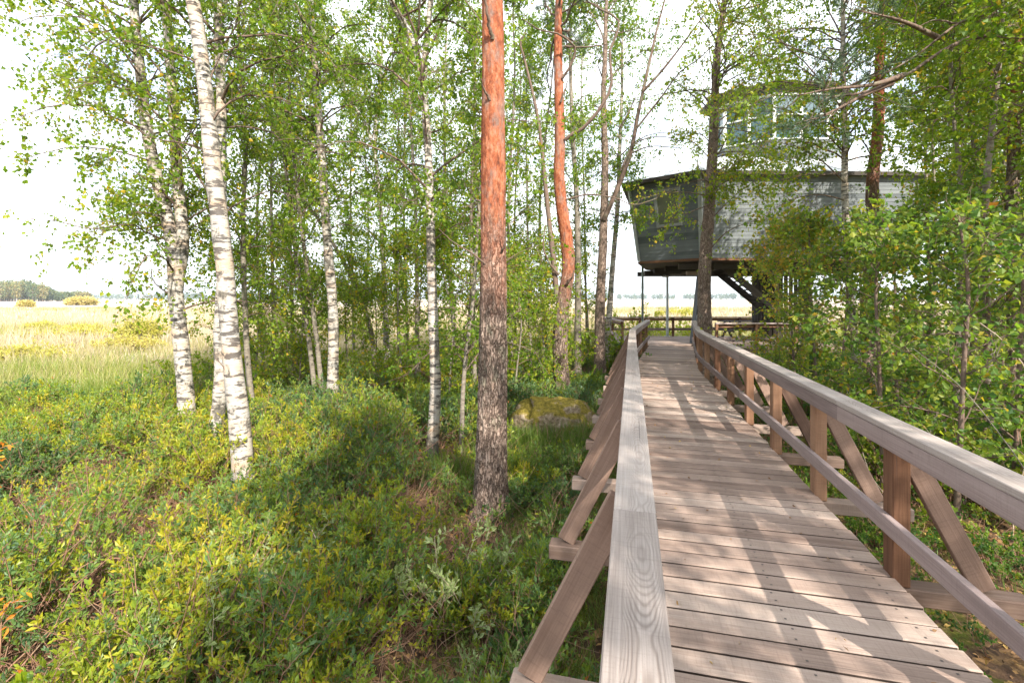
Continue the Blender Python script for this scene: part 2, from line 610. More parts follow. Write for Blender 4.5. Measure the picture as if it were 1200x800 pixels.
def edge_y(x):
    """where the meadow begins"""
    return np.interp(x, [-40, -14, -8, -5.5, -3.5, -1, 3, 12, 30], [8.5, 9.5, 10.3, 12, 16.5, 22, 23.5, 24, 26])


def ground_z(x, y):
    x, y = np.asarray(x, float), np.asarray(y, float)
    near = np.clip((60 - np.hypot(x, y)) / 30, 0, 1)
    z = (fbm(x * .45, y * .45, 3) - .5) * .34 * near
    # keep clear of the walkway's beams
    ax = .247 * y
    inside = np.clip(1 - np.abs(x - ax - .8) / 1.9, 0, 1) * (y < 22)
    z = z * (1 - .8 * inside)
    mead = 1 / (1 + np.exp(-(y - edge_y(x)) / .8))
    return z * (1 - .7 * mead) + .05 * mead


# ------------------------------------------------------------------ ground
def geo(a, b, n):
    return np.geomspace(a, b, n)[1:]


xs = np.concatenate([-geo(22, 4000, 34)[::-1], np.linspace(-22, 22, 221), geo(22, 4000, 34)])
ys = np.concatenate([-geo(8, 400, 12)[::-1], np.linspace(-8, 32, 201), geo(32, 5000, 44)])
GX, GY = np.meshgrid(xs, ys)
GZ = ground_z(GX, GY)
nx, ny = len(xs), len(ys)
ii = np.arange((ny - 1) * (nx - 1))
q0 = ii // (nx - 1) * nx + ii % (nx - 1)
mb = MB()
mb.add(np.stack([GX, GY, GZ], -1).reshape(-1, 3), np.stack([q0, q0 + 1, q0 + nx + 1, q0 + nx], 1), 0, None, None, True)
m, nt = new_mat('ground_mat')
g = N(nt)
co = g.coord()
n1 = g.noise(co, .9, 6, .6)
n2 = g.noise(co, 9, 5, .65)
n3 = g.noise(g.scale(co, 1, (7, 3, 0)), 2.3, 5, .6)
lit = g.voro(co, 22, 'F1', 'Color')
litter = g.ramp(g.sep(lit)[0], [(.1, (.06, .04, .028)), (.45, (.14, .085, .05)), (.75, (.24, .14, .07)), (1, (.36, .21, .09))])
soil = g.mix(g.step(n2, .35, .6), (.075, .045, .03), litter)
moss = g.ramp(n2, [(.3, (.06, .09, .012)), (.6, (.15, .17, .02)), (.8, (.26, .24, .04))])
floor_c = g.mix(g.step(n3, .50, .66), soil, moss)
s = g.sep(co)
sx, sy = s[0], s[1]
# meadow: starts beyond a line that follows edge_y
ex = g.node('ShaderNodeFloatCurve')
cu = ex.mapping.curves[0]
pts = [(-40, 8.5), (-14, 9.5), (-8, 10.3), (-5.5, 12), (-3.5, 16.5), (-1, 22), (3, 23.5), (12, 24), (30, 26)]
nor = [((x + 40) / 70, y / 30) for x, y in pts]
while len(cu.points) < len(nor):
    cu.points.new(.5, .5)
for p, (a, b) in zip(cu.points, nor):
    p.location = (a, b)
    p.handle_type = 'VECTOR'
ex.mapping.update()
g.put(ex.inputs['Value'], g.math('DIVIDE', g.math('ADD', sx, 40.0), 70.0, clamp=True))
eY = g.math('MULTIPLY', ex.outputs[0], 30.0)
dist = g.math('SUBTRACT', g.math('ADD', sy, g.math('MULTIPLY', g.math('SUBTRACT', n1, .5), 3.0)), eY)
mfac = g.step(dist, -.5, 1.2)
far = g.noise(g.scale(co, (.012, .06, 1)), 1, 5, .6)
far2 = g.noise(g.scale(co, (.05, .16, 1), (4, 9, 0)), 1, 5, .65)
straw = g.ramp(far, [(.3, (.40, .325, .25)), (.5, (.46, .385, .31)), (.7, (.40, .31, .24))])
green = g.step(far2, .56, .70)
mead_c = g.mix(g.math('MULTIPLY', green, .6), straw, (.40, .38, .10))
edgeg = g.step(dist, 7.5, .5)
mead_c = g.mix(edgeg, mead_c, g.ramp(n2, [(.3, (.20, .24, .04)), (.7, (.38, .38, .09))]))
col = g.mix(mfac, floor_c, mead_c)
g.out(g.bsdf(col, .95, g.bump(n2, .8, .05), spec=.1))
M['ground'] = m
gr = mb.build('ground', m)
tag(gr, kind='structure')


# ------------------------------------------------------------------ foliage growth
def wander(starts, dirs, lens, K, rng, bend=.25, droop=0.0, lift=0.0):
    """paths (N,K,3) that start along dirs and bend; droop pulls them down along the way"""
    n = len(starts)
    P = np.empty((n, K, 3))
    P[:, 0] = starts
    d = norm(dirs)
    st = (lens / (K - 1))[:, None]
    for k in range(1, K):
        d = norm(d + rng.normal(size=(n, 3)) * bend / math.sqrt(K) + UP * ((lift - droop * k / K) / K * 2))
        P[:, k] = P[:, k - 1] + d * st
    return P


def along(P, t):
    """points at parameters t (N,m) on paths P (N,K,3) -> pts, tangents"""
    n, K, _ = P.shape
    x = t * (K - 1)
    i = np.clip(x.astype(int), 0, K - 2)
    f = (x - i)[..., None]
    ar = np.arange(n)[:, None]
    a, b = P[ar, i], P[ar, i + 1]
    return a * (1 - f) + b * f, norm(b - a)


def put_leaves(mb, P, per, rng, size, ratio, mat, droop=.6, tmin=.12, off=.03, tbase=.45, tvar=.22, nb=None, size_var=.32):
    """per: mean number of leaves on each path"""
    n = len(P)
    if n == 0:
        return
    t = tmin + (1 - tmin) * rng.random((n, per)) ** .8
    pts, tg = along(P, t)
    keep = rng.random((n, per)) < np.clip(rng.beta(1.3, .9, n) * 1.25, .08, 1)[:, None]
    pts, tg = pts[keep], tg[keep]
    sh = np.repeat(rng.normal(size=n) * tvar * .6, per).reshape(n, per)[keep]
    d = norm(tg * .5 + rng.normal(size=pts.shape) * .75 - UP * droop)
    pts = pts + rng.normal(size=pts.shape) * off
    L = size * (1 + size_var * rng.normal(size=len(pts))).clip(.45, 1.7)
    tint = np.clip(tbase + sh + rng.normal(size=len(pts)) * tvar * .7, 0, .985)
    tint = np.where(rng.random(len(pts)) < .003, 1.0, tint)
    leaves(mb, pts, d, L, L * ratio, mat, tint, rng, nbias=nb)


def needles(mb, P, per, rng, size, mat, tbase=.5):
    n = len(P)
    if n == 0:
        return
    t = .35 + .65 * rng.random((n, per))
    pts, tg = along(P, t)
    pts, tg = pts.reshape(-1, 3), tg.reshape(-1, 3)
    d = norm(tg * .9 + rng.normal(size=pts.shape) * .8 + UP * .2)
    leaves(mb, pts, d, size * rng.uniform(.7, 1.2, len(pts)), .0075, mat, np.clip(tbase + rng.normal(size=len(pts)) * .25, 0, 1), rng)


def px_path(pts, Y, H=None, rng=R, base=True):
    """trunk centre line from photo points (top to bottom or bottom to top); carried on up to height H"""
    P = np.array([at(*p[:2], p[2] if len(p) > 2 else Y) for p in pts])
    P = P[np.argsort(P[:, 2])]
    if base:
        gz = float(ground_z(P[0, 0], P[0, 1])) - .06
        if P[0, 2] > gz + .05:
            d = P[1] - P[0]
            d = d / max(d[2], .1)
            step = min(.35, max(-.35, d[0]))
            P = np.vstack([[P[0, 0] - step * (P[0, 2] - gz), P[0, 1], gz], P])
        else:
            P[0, 2] = gz
    if H and H > P[-1, 2] + .3:
        d = P[-1] - P[-2]
        d = d / max(d[2], .1)
        d[:2] = np.clip(d[:2], -.25, .25)
        n = int(max(2, (H - P[-1, 2]) // 1.6))
        hs = np.linspace(P[-1, 2], H, n + 1)[1:]
        cur = P[-1].copy()
        ex = []
        for h in hs:
            cur = cur + d * (h - cur[2]) + np.array([*rng.normal(size=2) * .07, 0])
            cur[2] = h
            ex.append(cur.copy())
            d = d * .8 + np.array([0, 0, .2])
        P = np.vstack([P, ex])
    return P


def trunk_mesh(mb, P, dia, top, rng, sides=14, flare=1.35, mat=0, seg=.16, wob=.03, rough=0.0, nmax=90):
    """dia: diameter at breast height; tapers to 'top' at the end"""
    L = np.sum(np.linalg.norm(np.diff(P, axis=0), axis=1))
    n = int(max(8, min(nmax, L / seg)))
    Q = resample(P, n)
    h = (Q[:, 2] - Q[0, 2])
    t = h / max(h[-1], .1)
    r = dia / 2 * (1 - t) ** .8 + top / 2 * t
    r = r * (1 + (flare - 1) * np.exp(-h / .22) + .10 * np.exp(-h / .9))
    r = r * (1 + rng.normal(size=n) * (.018 if n <= 90 else .004))
    tubes(mb, Q, r, sides, mat, wob=wob, rng=rng, rough=rough)
    return Q, r


SP = {
    'birch': dict(np1=44, e0=(.15, .9), l0=(1.0, 2.4), droop=1.1, n2=11, l2=(.35, .9), n3=4, leaf=.050, ratio=.82, per=9, mat='birch_leaf', bark='birch_bark', t0=.14),
    'thin': dict(np1=40, e0=(.2, 1.0), l0=(.7, 1.7), droop=.8, n2=9, l2=(.3, .7), n3=4, leaf=.048, ratio=.82, per=7, mat='birch_leaf', bark='thin_bark', t0=.16),
    'alder': dict(np1=26, e0=(.1, .8), l0=(.6, 1.5), droop=.35, n2=8, l2=(.25, .65), n3=3, leaf=.062, ratio=.85, per=6, mat='alder_leaf', bark='twig', t0=.08),
}


def grow_crown(tb, lb, Q, r, sp, rng, dens=1.0, leaf=1.0, tbase=.45, t0=None, t1=.985, lscale=1.0, zmin=None, zmax=None, dirbias=None, limbs=None):
    """branches into tb (material 1), leaves into lb"""
    s = SP[sp]
    t0 = s['t0'] if t0 is None else t0
    n1 = int(s['np1'] * dens)
    t = np.sort(t0 + (t1 - t0) * rng.random(n1) ** .9)
    pts, tg = along(Q[None], t[None])
    pts, tg = pts[0], tg[0]
    az = np.arange(n1) * 2.39996 + rng.normal(size=n1) * .5
    el = rng.uniform(*s['e0'], n1) + .25 * t
    d = np.stack([np.cos(az) * np.cos(el), np.sin(az) * np.cos(el), np.sin(el)], 1)
    if dirbias is not None:
        d = norm(d + np.asarray(dirbias))
    tt = (t - t0) / (1 - t0)
    prof = np.clip(.55 + 1.0 * np.sin(np.pi * np.clip(tt * .85 + .12, 0, 1)) - .75 * tt ** 3, .2, 1.4) * .8
    L = rng.uniform(*s['l0'], n1) * prof * lscale
    K1 = 8
    P1 = wander(pts, d, L, K1, rng, .55, s['droop'])
    rt = np.interp(t, np.linspace(0, 1, len(r)), r)
    r1 = np.minimum(rt * .4, .005 + .0075 * L)[:, None] * np.linspace(1, .16, K1)[None]
    if limbs is not None:
        P1 = np.concatenate([P1, limbs])
        r1 = np.concatenate([r1, np.full((len(limbs), K1), .014) * np.linspace(1.2, .25, K1)])
        L = np.concatenate([L, np.linalg.norm(limbs[:, -1] - limbs[:, 0], axis=1)])
    tubes(tb, P1, r1, 5, 1, rng=rng)
    n2 = s['n2']
    t2 = rng.uniform(.18, 1.0, (len(P1), n2))
    p2, g2 = along(P1, t2)
    p2, g2 = p2.reshape(-1, 3), g2.reshape(-1, 3)
    l2 = (rng.uniform(*s['l2'], len(p2)) * np.repeat(np.clip(L / 1.6, .55, 1.25), n2)) * (1.15 - .5 * t2.ravel()) * lscale
    d2 = norm(g2 * .75 + rng.normal(size=p2.shape) * .62 + UP * .12)
    P2 = wander(p2, d2, l2, 5, rng, .5, s['droop'] * 1.0)
    tubes(tb, P2, np.full((len(P2), 5), .0042) * np.linspace(1.1, .4, 5), 3, 1, rng=rng)
    n3 = s['n3']
    t3 = rng.uniform(.25, 1.0, (len(P2), n3))
    p3, g3 = along(P2, t3)
    p3, g3 = p3.reshape(-1, 3), g3.reshape(-1, 3)
    d3 = norm(g3 * .6 + rng.normal(size=p3.shape) * .6 - UP * .25 * s['droop'])
    P3 = wander(p3, d3, rng.uniform(.12, .38, len(p3)) * lscale, 4, rng, .4, s['droop'])
    sel = rng.random(len(P3)) < .5
    tubes(tb, P3[sel], np.full((sel.sum(), 4), .0022) * np.linspace(1, .5, 4), 3, 1, rng=rng)
    lf = s['leaf'] * leaf
    put_leaves(lb, P3, s['per'], rng, lf, s['ratio'], 0, droop=.55 * s['droop'], tbase=tbase)
    put_leaves(lb, P2, 3, rng, lf, s['ratio'], 0, droop=.55 * s['droop'], tmin=.3, tbase=tbase)
    return P1


def limb_px(pts, K=8):
    return resample(np.array([at(*p) for p in pts]), K)


def tree(name, label, cat, px, Y, dia, H, sp, seed, dens=1.0, leaf=1.0, tbase=.45, t0=None, bark=None, group=None, lscale=1.0, forks=(), limbs=(), bare=(), dirbias=None, sides=14, extra=()):
    rng = np.random.default_rng(seed)
    P = px_path(px, Y, H, rng)
    o = P[0].copy()
    root = thing(name, label, cat, tuple(o), group)
    tb, lb = MB(), MB()
    Q, r = trunk_mesh(tb, P, dia, .02, rng, sides)
    s = SP[sp]
    lm = np.stack([limb_px(l) for l in limbs]) if limbs else None
    grow_crown(tb, lb, Q, r, sp, rng, dens, leaf, tbase, t0, lscale=lscale, limbs=lm, dirbias=dirbias)
    for fk, fd, ft in forks:                      # forked stems: px path, diameter, top height
        FP = px_path(fk, Y, ft, rng, base=False)
        nF = int(max(8, np.sum(np.linalg.norm(np.diff(FP, axis=0), axis=1)) / .18))
        FQ = resample(FP, nF)
        fr = fd / 2 * np.linspace(1, .25, nF) ** .8
        tubes(tb, FQ, fr, 10, 0, wob=.03, rng=rng)
        grow_crown(tb, lb, FQ, fr, sp, rng, dens * .6, leaf, tbase, .1, lscale=lscale)
    for bp, bd in bare:                           # bare limbs
        b = limb_px(bp, 14)
        tubes(tb, b, np.linspace(bd, bd * .3, len(b)) / 2, 7, 1, wob=.05, rng=rng)
    tb.build('trunk', [M[bark or s['bark']], M['twig']], root, o)
    cr = lb.build('crown', [M[s['mat']]], root, o)
    return root


# ------------------------------------------------------------------ the birches on the left
birch = lambda *a, **k: tree('birch_tree', *a, **k)

tree('birch_tree', 'white birch forking into two stems, nearest the left edge', 'birch',
     [(222, 522), (215, 430), (205, 330), (202, 285), (184, 210), (172, 150), (165, 90), (158, 20)], 7.9, .25, 12, 'birch', 21, 1.5, 1.05, .62,
     forks=[([(207, 340), (214, 290), (208, 210), (203, 124), (197, 40), (192, -20)], .19, 12)],
     limbs=[[(195, 262, 7.9), (150, 270, 7.7), (95, 266, 7.5), (45, 256, 7.3), (8, 262, 7.1)],
            [(178, 165, 7.9), (130, 130, 7.5), (75, 122, 7.2), (0, 146, 6.8)],
            [(166, 80, 7.9), (120, 40, 7.6), (84, 8, 7.4), (50, -30, 7.2)],
            [(168, 95, 7.9), (110, 25, 7.2), (40, 20, 6.8), (15, 28, 6.6)],
            [(180, 190, 7.9), (140, 178, 7.4), (90, 172, 7.0), (30, 185, 6.6)]],
     dirbias=(-.35, -.05, 0))
tree('birch_tree', 'stout white birch nearest the camera, a small dead twig on its trunk', 'birch',
     [(287, 585), (281, 500), (270, 400), (262, 300), (250, 200), (240, 100), (226, 0)], 5.75, .235, 12, 'birch', 22, .8, .95, .5, t0=.36,
     bare=[([(270, 455, 5.7), (263, 432, 5.66), (252, 418, 5.6)], .022)])
tree('birch_tree', 'slim white birch half hidden directly behind the stout nearest birch', 'birch',
     [(246, 545), (259, 445), (258, 392), (262, 300), (259, 244), (259, 169), (259, 105), (257, 56), (255, 0)], 6.9, .19, 12, 'birch', 23, .9, 1.0, .5, t0=.3)
tree('birch_tree', 'thin dark stemmed young birch standing just right of the stout white birch', 'birch',
     [(300, 525), (296, 475), (287, 362), (285, 250), (288, 170), (282, 80), (280, 0)], 9.2, .11, 10, 'thin', 24, 1.2, 1.0, .5, t0=.18)
tree('birch_tree', 'straight mottled birch with dark base, midway between stout white birch and orange pine', 'birch',
     [(389, 490), (390, 362), (384, 287), (382, 262), (377, 187), (373, 131), (367, 37), (362, -20)], 9.6, .215, 13, 'birch', 25, 1.1, 1.05, .5, t0=.26)
tree('birch_tree', 'very thin birch leaning left, left one of a close pair beside the mottled birch', 'birch',
     [(371, 475), (362, 400), (350, 325), (341, 250), (330, 150), (322, 40)], 10.3, .10, 10, 'thin', 26, 1.0, 1.05, .55)
tree('birch_tree', 'very thin birch touching the left side of the mottled birch at its base', 'birch',
     [(379, 475), (369, 381), (356, 287), (345, 190), (338, 80)], 10.0, .10, 10, 'thin', 27, 1.0, 1.05, .5)
tree('birch_tree', 'thin birch leaning strongly left against the pale meadow', 'birch',
     [(442, 440), (431, 374), (412, 325), (390, 285), (368, 250), (350, 225)], 14.5, .15, 8.5, 'thin', 28, 1.0, 1.15, .5)
tree('birch_tree', 'straight slender birch at the meadow edge with a forked top', 'birch',
     [(454, 440), (450, 325), (446, 250), (444, 225), (439, 180), (430, 150), (405, 109), (392, 80)], 14.8, .19, 12, 'birch', 29, 1.0, 1.15, .5,
     forks=[([(439, 180), (441, 138), (446, 90), (448, 40)], .11, 12)])
tree('birch_tree', 'white based birch with a crooked forked upper stem, left neighbour of the orange pine', 'birch',
     [(505, 545), (510, 460), (508, 381), (506, 325), (504, 250), (502, 187), (499, 139), (495, 94), (484, 49), (458, 0)], 7.1, .165, 11, 'birch', 30, 1.0, 1.0, .5, t0=.27,
     forks=[([(496, 95), (499, 55), (505, 0), (508, -40)], .09, 11)])
tree('young_tree', 'thin dark sapling leaning right between the forked birch and the orange pine', 'sapling',
     [(540, 540), (544, 437), (555, 344), (560, 260), (566, 170)], 7.4, .07, 6.5, 'thin', 31, .9, 1.0, .45)
tree('birch_tree', 'thin brown birch without low leaves standing behind the forked birch', 'birch',
     [(489, 420), (487, 250), (482, 150), (478, 60)], 13.2, .13, 11, 'thin', 32, 1.1, 1.15, .45, t0=.3)
tree('birch_tree', 'pale far birch left of the orange pine, thin and nearly straight', 'birch',
     [(536, 430), (529, 344), (523, 250), (521, 150), (523, 40)], 15.5, .16, 13, 'thin', 33, 1.3, 1.2, .5, t0=.25)
for k, (px, Y, H, lab) in enumerate([
        (322, 12.5, 9, 'slender leafy birch sapling left of the close thin pair'),
        (344, 14.2, 10, 'slender leafy birch behind the mottled birch, its foliage over the meadow'),
        (468, 17.2, 11, 'leafy distant birch between the meadow gap and the forked birch'),
        (415, 18.5, 12, 'distant leafy birch crown high above the open meadow gap'),
        (556, 11.5, 9, 'leafy birch close behind the orange pine on its left side'),
        (600, 13.0, 11, 'leafy birch close behind the orange pine on its right side'),
        (622, 16.5, 12, 'distant leafy birch behind the gap between the two orange pines')]):
    tree('birch_tree', lab, 'birch', [(px, 430), (px - 4, 250), (px + 3 * (k % 3) - 3, 60)], Y, .11, H, 'thin', 60 + k, 1.15, 1.12, .5, t0=.12)

# ------------------------------------------------------------------ pines and trees in the middle


def pine(name, label, px, Y, dia, H, bark, seed, c0=.6, bare=(), forks=(), nb=26, crownscale=1.0, limbs=(), sides=28, flare=1.35, nper=26, top=.05, rough=0.0):
    rng = np.random.default_rng(seed)
    P = px_path(px, Y, H, rng)
    o = P[0].copy()
    root = thing(name, label, 'pine', tuple(o))
    tb, lb = MB(), MB()
    Q, r = trunk_mesh(tb, P, dia, top, rng, sides, flare, seg=.035 if rough else .1, wob=.006 if rough else .022, rough=rough, nmax=380 if rough else 90)
    for fk, fd, ft in forks:
        FP = px_path(fk, Y, ft, rng, base=False)
        FQ = resample(FP, 40)
        tubes(tb, FQ, fd / 2 * np.linspace(1, .3, 40), 12, 1, wob=.03, rng=rng)
    for bp, bd in bare:
        b = limb_px(bp, 18)
        b[1:-1] += rng.normal(size=(16, 3)) * bd * .10
        tubes(tb, b, np.linspace(bd, bd * .35, 18) / 2, 8, 1, wob=.05, rng=rng)
    t = c0 + (1 - c0) * np.sort(rng.random(nb))
    p, _ = along(Q[None], t[None])
    p = p[0]
    az = np.arange(nb) * 2.4 + rng.normal(size=nb) * .4
    el = rng.uniform(-.1, .6, nb)
    d = np.stack([np.cos(az) * np.cos(el), np.sin(az) * np.cos(el), np.sin(el)], 1)
    L = rng.uniform(1.0, 2.3, nb) * (1.15 - .75 * (t - c0) / (1 - c0)) * crownscale
    P1 = wander(p, d, L, 8, rng, .9, -.3)
    R1 = np.full((nb, 8), .028) * np.linspace(1, .2, 8)
    if limbs:
        lm = np.stack([limb_px(l) for l in limbs])
        P1 = np.concatenate([P1, lm])
        R1 = np.concatenate([R1, np.full((len(lm), 8), .03) * np.linspace(1.1, .2, 8)])
    tubes(tb, P1, R1, 6, 1, rng=rng)
    t2 = rng.uniform(.3, 1, (len(P1), 11))
    p2, g2 = along(P1, t2)
    p2, g2 = p2.reshape(-1, 3), g2.reshape(-1, 3)
    P2 = wander(p2, norm(g2 + rng.normal(size=p2.shape) * .7 + UP * .2), rng.uniform(.25, .7, len(p2)) * crownscale, 5, rng, .6, -.4)
    tubes(tb, P2, np.full((len(P2), 5), .006) * np.linspace(1, .5, 5), 4, 1, rng=rng)
    t3 = rng.uniform(.3, 1, (len(P2), 2))
    p3, g3 = along(P2, t3)
    p3, g3 = p3.reshape(-1, 3), g3.reshape(-1, 3)
    P3 = wander(p3, norm(g3 + rng.normal(size=p3.shape) * .6 + UP * .3), rng.uniform(.1, .25, len(p3)), 4, rng, .3, -.3)
    needles(lb, np.concatenate([P3]), nper, rng, .085, 0)
    P2r = P2[:, 2:]
    needles(lb, P2r, nper, rng, .085, 0)
    tb.build('trunk', [M[bark], M['twig']], root, o)
    lb.build('crown', [M['needle']], root, o)
    return root


pine('pine_tree', 'tall straight pine, grey scaly below and orange above, growing by itself left of the boardwalk',
     [(575, 598), (577, 450), (578, 300), (578, 150), (577, 0)], 5.4, .335, 13, 'pine_bark', 41, .72, sides=84, rough=.022, flare=1.55,
     bare=[([(577, 46, 5.27), (573, 30, 5.2), (570, 8, 5.12), (565, -12, 5.05)], .045), ([(574, 118, 5.28), (567, 104, 5.2), (563, 92, 5.12)], .032),
           ([(587, 297, 5.3), (591, 288, 5.22), (593, 268, 5.15)], .03), ([(572, 312, 5.3), (552, 296, 5.2), (530, 283, 5.1), (514, 268, 5.0)], .022),
           ([(572, 404, 5.25), (565, 402, 5.2)], .02)])
pine('pine_tree', 'crooked reddish pine with bent swollen trunk and snaking dead limbs, beyond the mossy boulder',
     [(660, 470), (656, 405), (660, 352), (666, 316), (664, 281), (659, 247), (655, 199), (656, 175), (655, 112), (654, 50), (655, 0)], 11.2, .36, 12.5, 'red_pine_bark', 42, .66,
     forks=[([(653, 350), (648, 300), (641, 236), (637, 195), (630, 137), (622, 100), (612, 60)], .14, 8.5)],
     bare=[([(662, 164, 11.1), (692, 142, 10.9), (706, 122, 10.8), (715, 105, 10.75), (715, 60, 10.7), (725, 25, 10.7), (700, 10, 10.8), (686, 0, 10.9)], .085),
           ([(659, 92, 11.1), (668, 78, 11), (674, 57, 10.9), (658, 42, 10.8), (630, 34, 10.7), (612, 22, 10.6)], .06),
           ([(657, 120, 11.05), (664, 100, 10.95), (666, 92, 10.9)], .05),
           ([(660, 55, 11), (690, 55, 10.9), (712, 52, 10.8)], .05),
           ([(663, 234, 11.1), (690, 228, 10.9), (720, 232, 10.6), (745, 240, 10.3), (770, 232, 10.2)], .04),
           ([(664, 333, 11), (670, 325, 10.85), (673, 316, 10.8)], .06),
           ([(655, 322, 11.1), (645, 310, 11), (637, 290, 10.9), (640, 262, 10.9)], .05)],
     nb=30, crownscale=.85, sides=48, rough=.022)
tree('birch_tree', 'straight greenish grey birch standing right behind the crooked reddish pine', 'birch',
     [(677, 430), (677, 292), (675, 217), (672, 175), (669, 100), (668, 20)], 14.2, .22, 13, 'birch', 43, .8, 1.15, .45, t0=.3, bark='thin_bark')
tree('alder_tree', 'dark ridged trunk with long bare limbs leaning right, left of the boardwalk end', 'alder',
     [(703, 446), (703, 367), (707, 274), (709, 180), (707, 120), (709, 67), (711, 0)], 13.6, .31, 13, 'birch', 44, .55, 1.15, .42, t0=.5, bark='grey_bark',
     bare=[([(708, 258, 13.5), (727, 212, 13.3), (739, 180, 13.2), (747, 137, 13.1), (754, 105, 13), (764, 60, 13), (771, 30, 13), (779, 0, 13)], .15),
           ([(753, 108, 13), (775, 84, 12.8), (800, 52, 12.6), (822, 22, 12.4), (835, 5, 12.3)], .075),
           ([(745, 152, 13.1), (775, 114, 12.8), (800, 82, 12.6), (818, 70, 12.4), (840, 48, 12.2)], .06),
           ([(727, 200, 13.2), (745, 168, 13), (775, 160, 12.8), (800, 166, 12.6)], .045),
           ([(735, 182, 13.2), (760, 172, 13), (790, 173, 12.8), (815, 176, 12.6)], .04),
           ([(727, 150, 13.2), (740, 125, 13.1), (753, 95, 13)], .04)])
tree('birch_tree', 'white birch just right of the dark ridged trunk, against the meadow', 'birch',
     [(712, 396), (718, 311), (724, 236), (726, 180), (729, 100), (729, 62), (732, 0)], 15.2, .2, 13, 'birch', 45, .8, 1.2, .5, t0=.35)
tree('alder_tree', 'grey brown trunk growing beside the right handrail in front of the cabin corner', 'alder',
     [(826, 400), (826, 311), (831, 247), (834, 197), (837, 137), (841, 62), (848, 10), (852, -30)], 13.0, .40, 13.5, 'birch', 46, 1.9, 1.15, .7, t0=.38, lscale=1.15, bark='grey_bark',
     limbs=[[(834, 290, 12.9), (850, 273, 12.6), (880, 260, 12.2), (915, 255, 11.8)],
            [(835, 255, 12.9), (855, 235, 12.6), (880, 215, 12.2), (905, 205, 11.8)],
            [(836, 222, 12.9), (860, 208, 12.5), (890, 204, 12.1), (925, 210, 11.7)],
            [(840, 165, 12.9), (862, 125, 12.6), (878, 102, 12.3), (897, 80, 12)],
            [(840, 185, 12.9), (860, 178, 12.6), (885, 178, 12.3), (905, 170, 12)],
            [(833, 230, 12.8), (800, 225, 12.2), (770, 228, 11.6), (742, 236, 11.2)],
            [(832, 240, 12.8), (805, 250, 12.2), (785, 262, 11.7), (770, 268, 11.3)]], dirbias=(.35, -.3, 0), sides=20)

# ------------------------------------------------------------------ the trees on the right
tree('birch_tree', 'thin white birch in front of the long cabin wall, left of the brown pine', 'birch',
     [(1009, 450), (999, 380), (994, 312), (990, 217), (990, 150), (988, 94), (988, 15)], 9.4, .16, 12, 'birch', 51, 2.3, 1.05, .6, t0=.40, lscale=1.2,
     limbs=[[(990, 215, 9.4), (965, 190, 9.1), (935, 172, 8.8), (895, 165, 8.5)], [(990, 180, 9.4), (960, 150, 9.2), (925, 130, 9.0), (880, 122, 8.8)],
            [(989, 130, 9.4), (960, 95, 9.2), (920, 70, 9.0), (880, 62, 8.9)], [(991, 235, 9.4), (960, 228, 9.1), (925, 235, 8.8), (895, 252, 8.6)],
            [(988, 90, 9.4), (1010, 60, 9.2), (1040, 40, 9.0), (1075, 35, 8.8)], [(990, 150, 9.4), (1015, 128, 9.1), (1045, 118, 8.9), (1075, 125, 8.7)],
            [(989, 110, 9.4), (955, 105, 9.0), (920, 108, 8.6), (885, 120, 8.3)], [(990, 200, 9.3), (970, 205, 8.9), (940, 205, 8.6), (905, 215, 8.3)]])
pine('pine_tree', 'straight brown pine partly covered by leaves in front of the right end of the cabin',
     [(1016, 420), (1020, 331), (1026, 275), (1022, 235), (1029, 150), (1031, 75), (1035, 0)], 10.4, .31, 13, 'brown_pine_bark', 52, .62, nb=26, crownscale=1.0, sides=22,
     bare=[([(1030, 140, 10.3), (1045, 128, 10), (1062, 118, 9.8)], .03)])
pine('pine_tree', 'reddish pine trunk at the right edge, mostly buried in foliage',
     [(1187, 460), (1189, 387), (1186, 275), (1188, 180), (1192, 80), (1196, 0)], 7.4, .2, 11, 'brown_pine_bark', 53, .7, nb=20, crownscale=.9)
tree('birch_tree', 'slender pale stem beside the reddish pine at the right edge', 'birch',
     [(1190, 330), (1180, 240), (1174, 205), (1177, 190), (1174, 105), (1168, 20)], 8.4, .09, 9, 'alder', 54, 1.3, .95, .5, bark='thin_bark', t0=.2)
pine('pine_tree', 'pine beyond the right edge sending one long curved branch in over the thicket',
     [(1262, 420), (1258, 200), (1254, 0)], 6.2, .26, 11, 'brown_pine_bark', 55, .74, nb=18,
     bare=[([(1252, 6, 6.1), (1200, 22, 6.0), (1165, 40, 5.9), (1132, 46, 5.85), (1105, 60, 5.8), (1069, 84, 5.7), (1050, 96, 5.65), (1031, 104, 5.6), (994, 112, 5.5), (965, 116, 5.4)], .062),
           ([(1200, 20, 6.0), (1162, 17, 5.9), (1125, 27, 5.85), (1098, 46, 5.8), (1070, 68, 5.8), (1045, 82, 5.8), (1020, 90, 5.8)], .04),
           ([(1122, 28, 5.85), (1095, 24, 5.9), (1072, 34, 5.95)], .025)],
     limbs=[[(1060, 88, 5.7), (1020, 100, 5.4), (970, 105, 5.2), (935, 112, 5.1)], [(1045, 98, 5.65), (1015, 110, 5.5), (985, 126, 5.4), (955, 140, 5.3)],
            [(1100, 45, 5.85), (1070, 30, 5.7), (1040, 20, 5.5), (1010, 14, 5.4)]])

SAPL = 'young leafy deciduous sapling in the dense thicket right of the boardwalk'
SG = 'young saplings crowding the right side of the boardwalk'
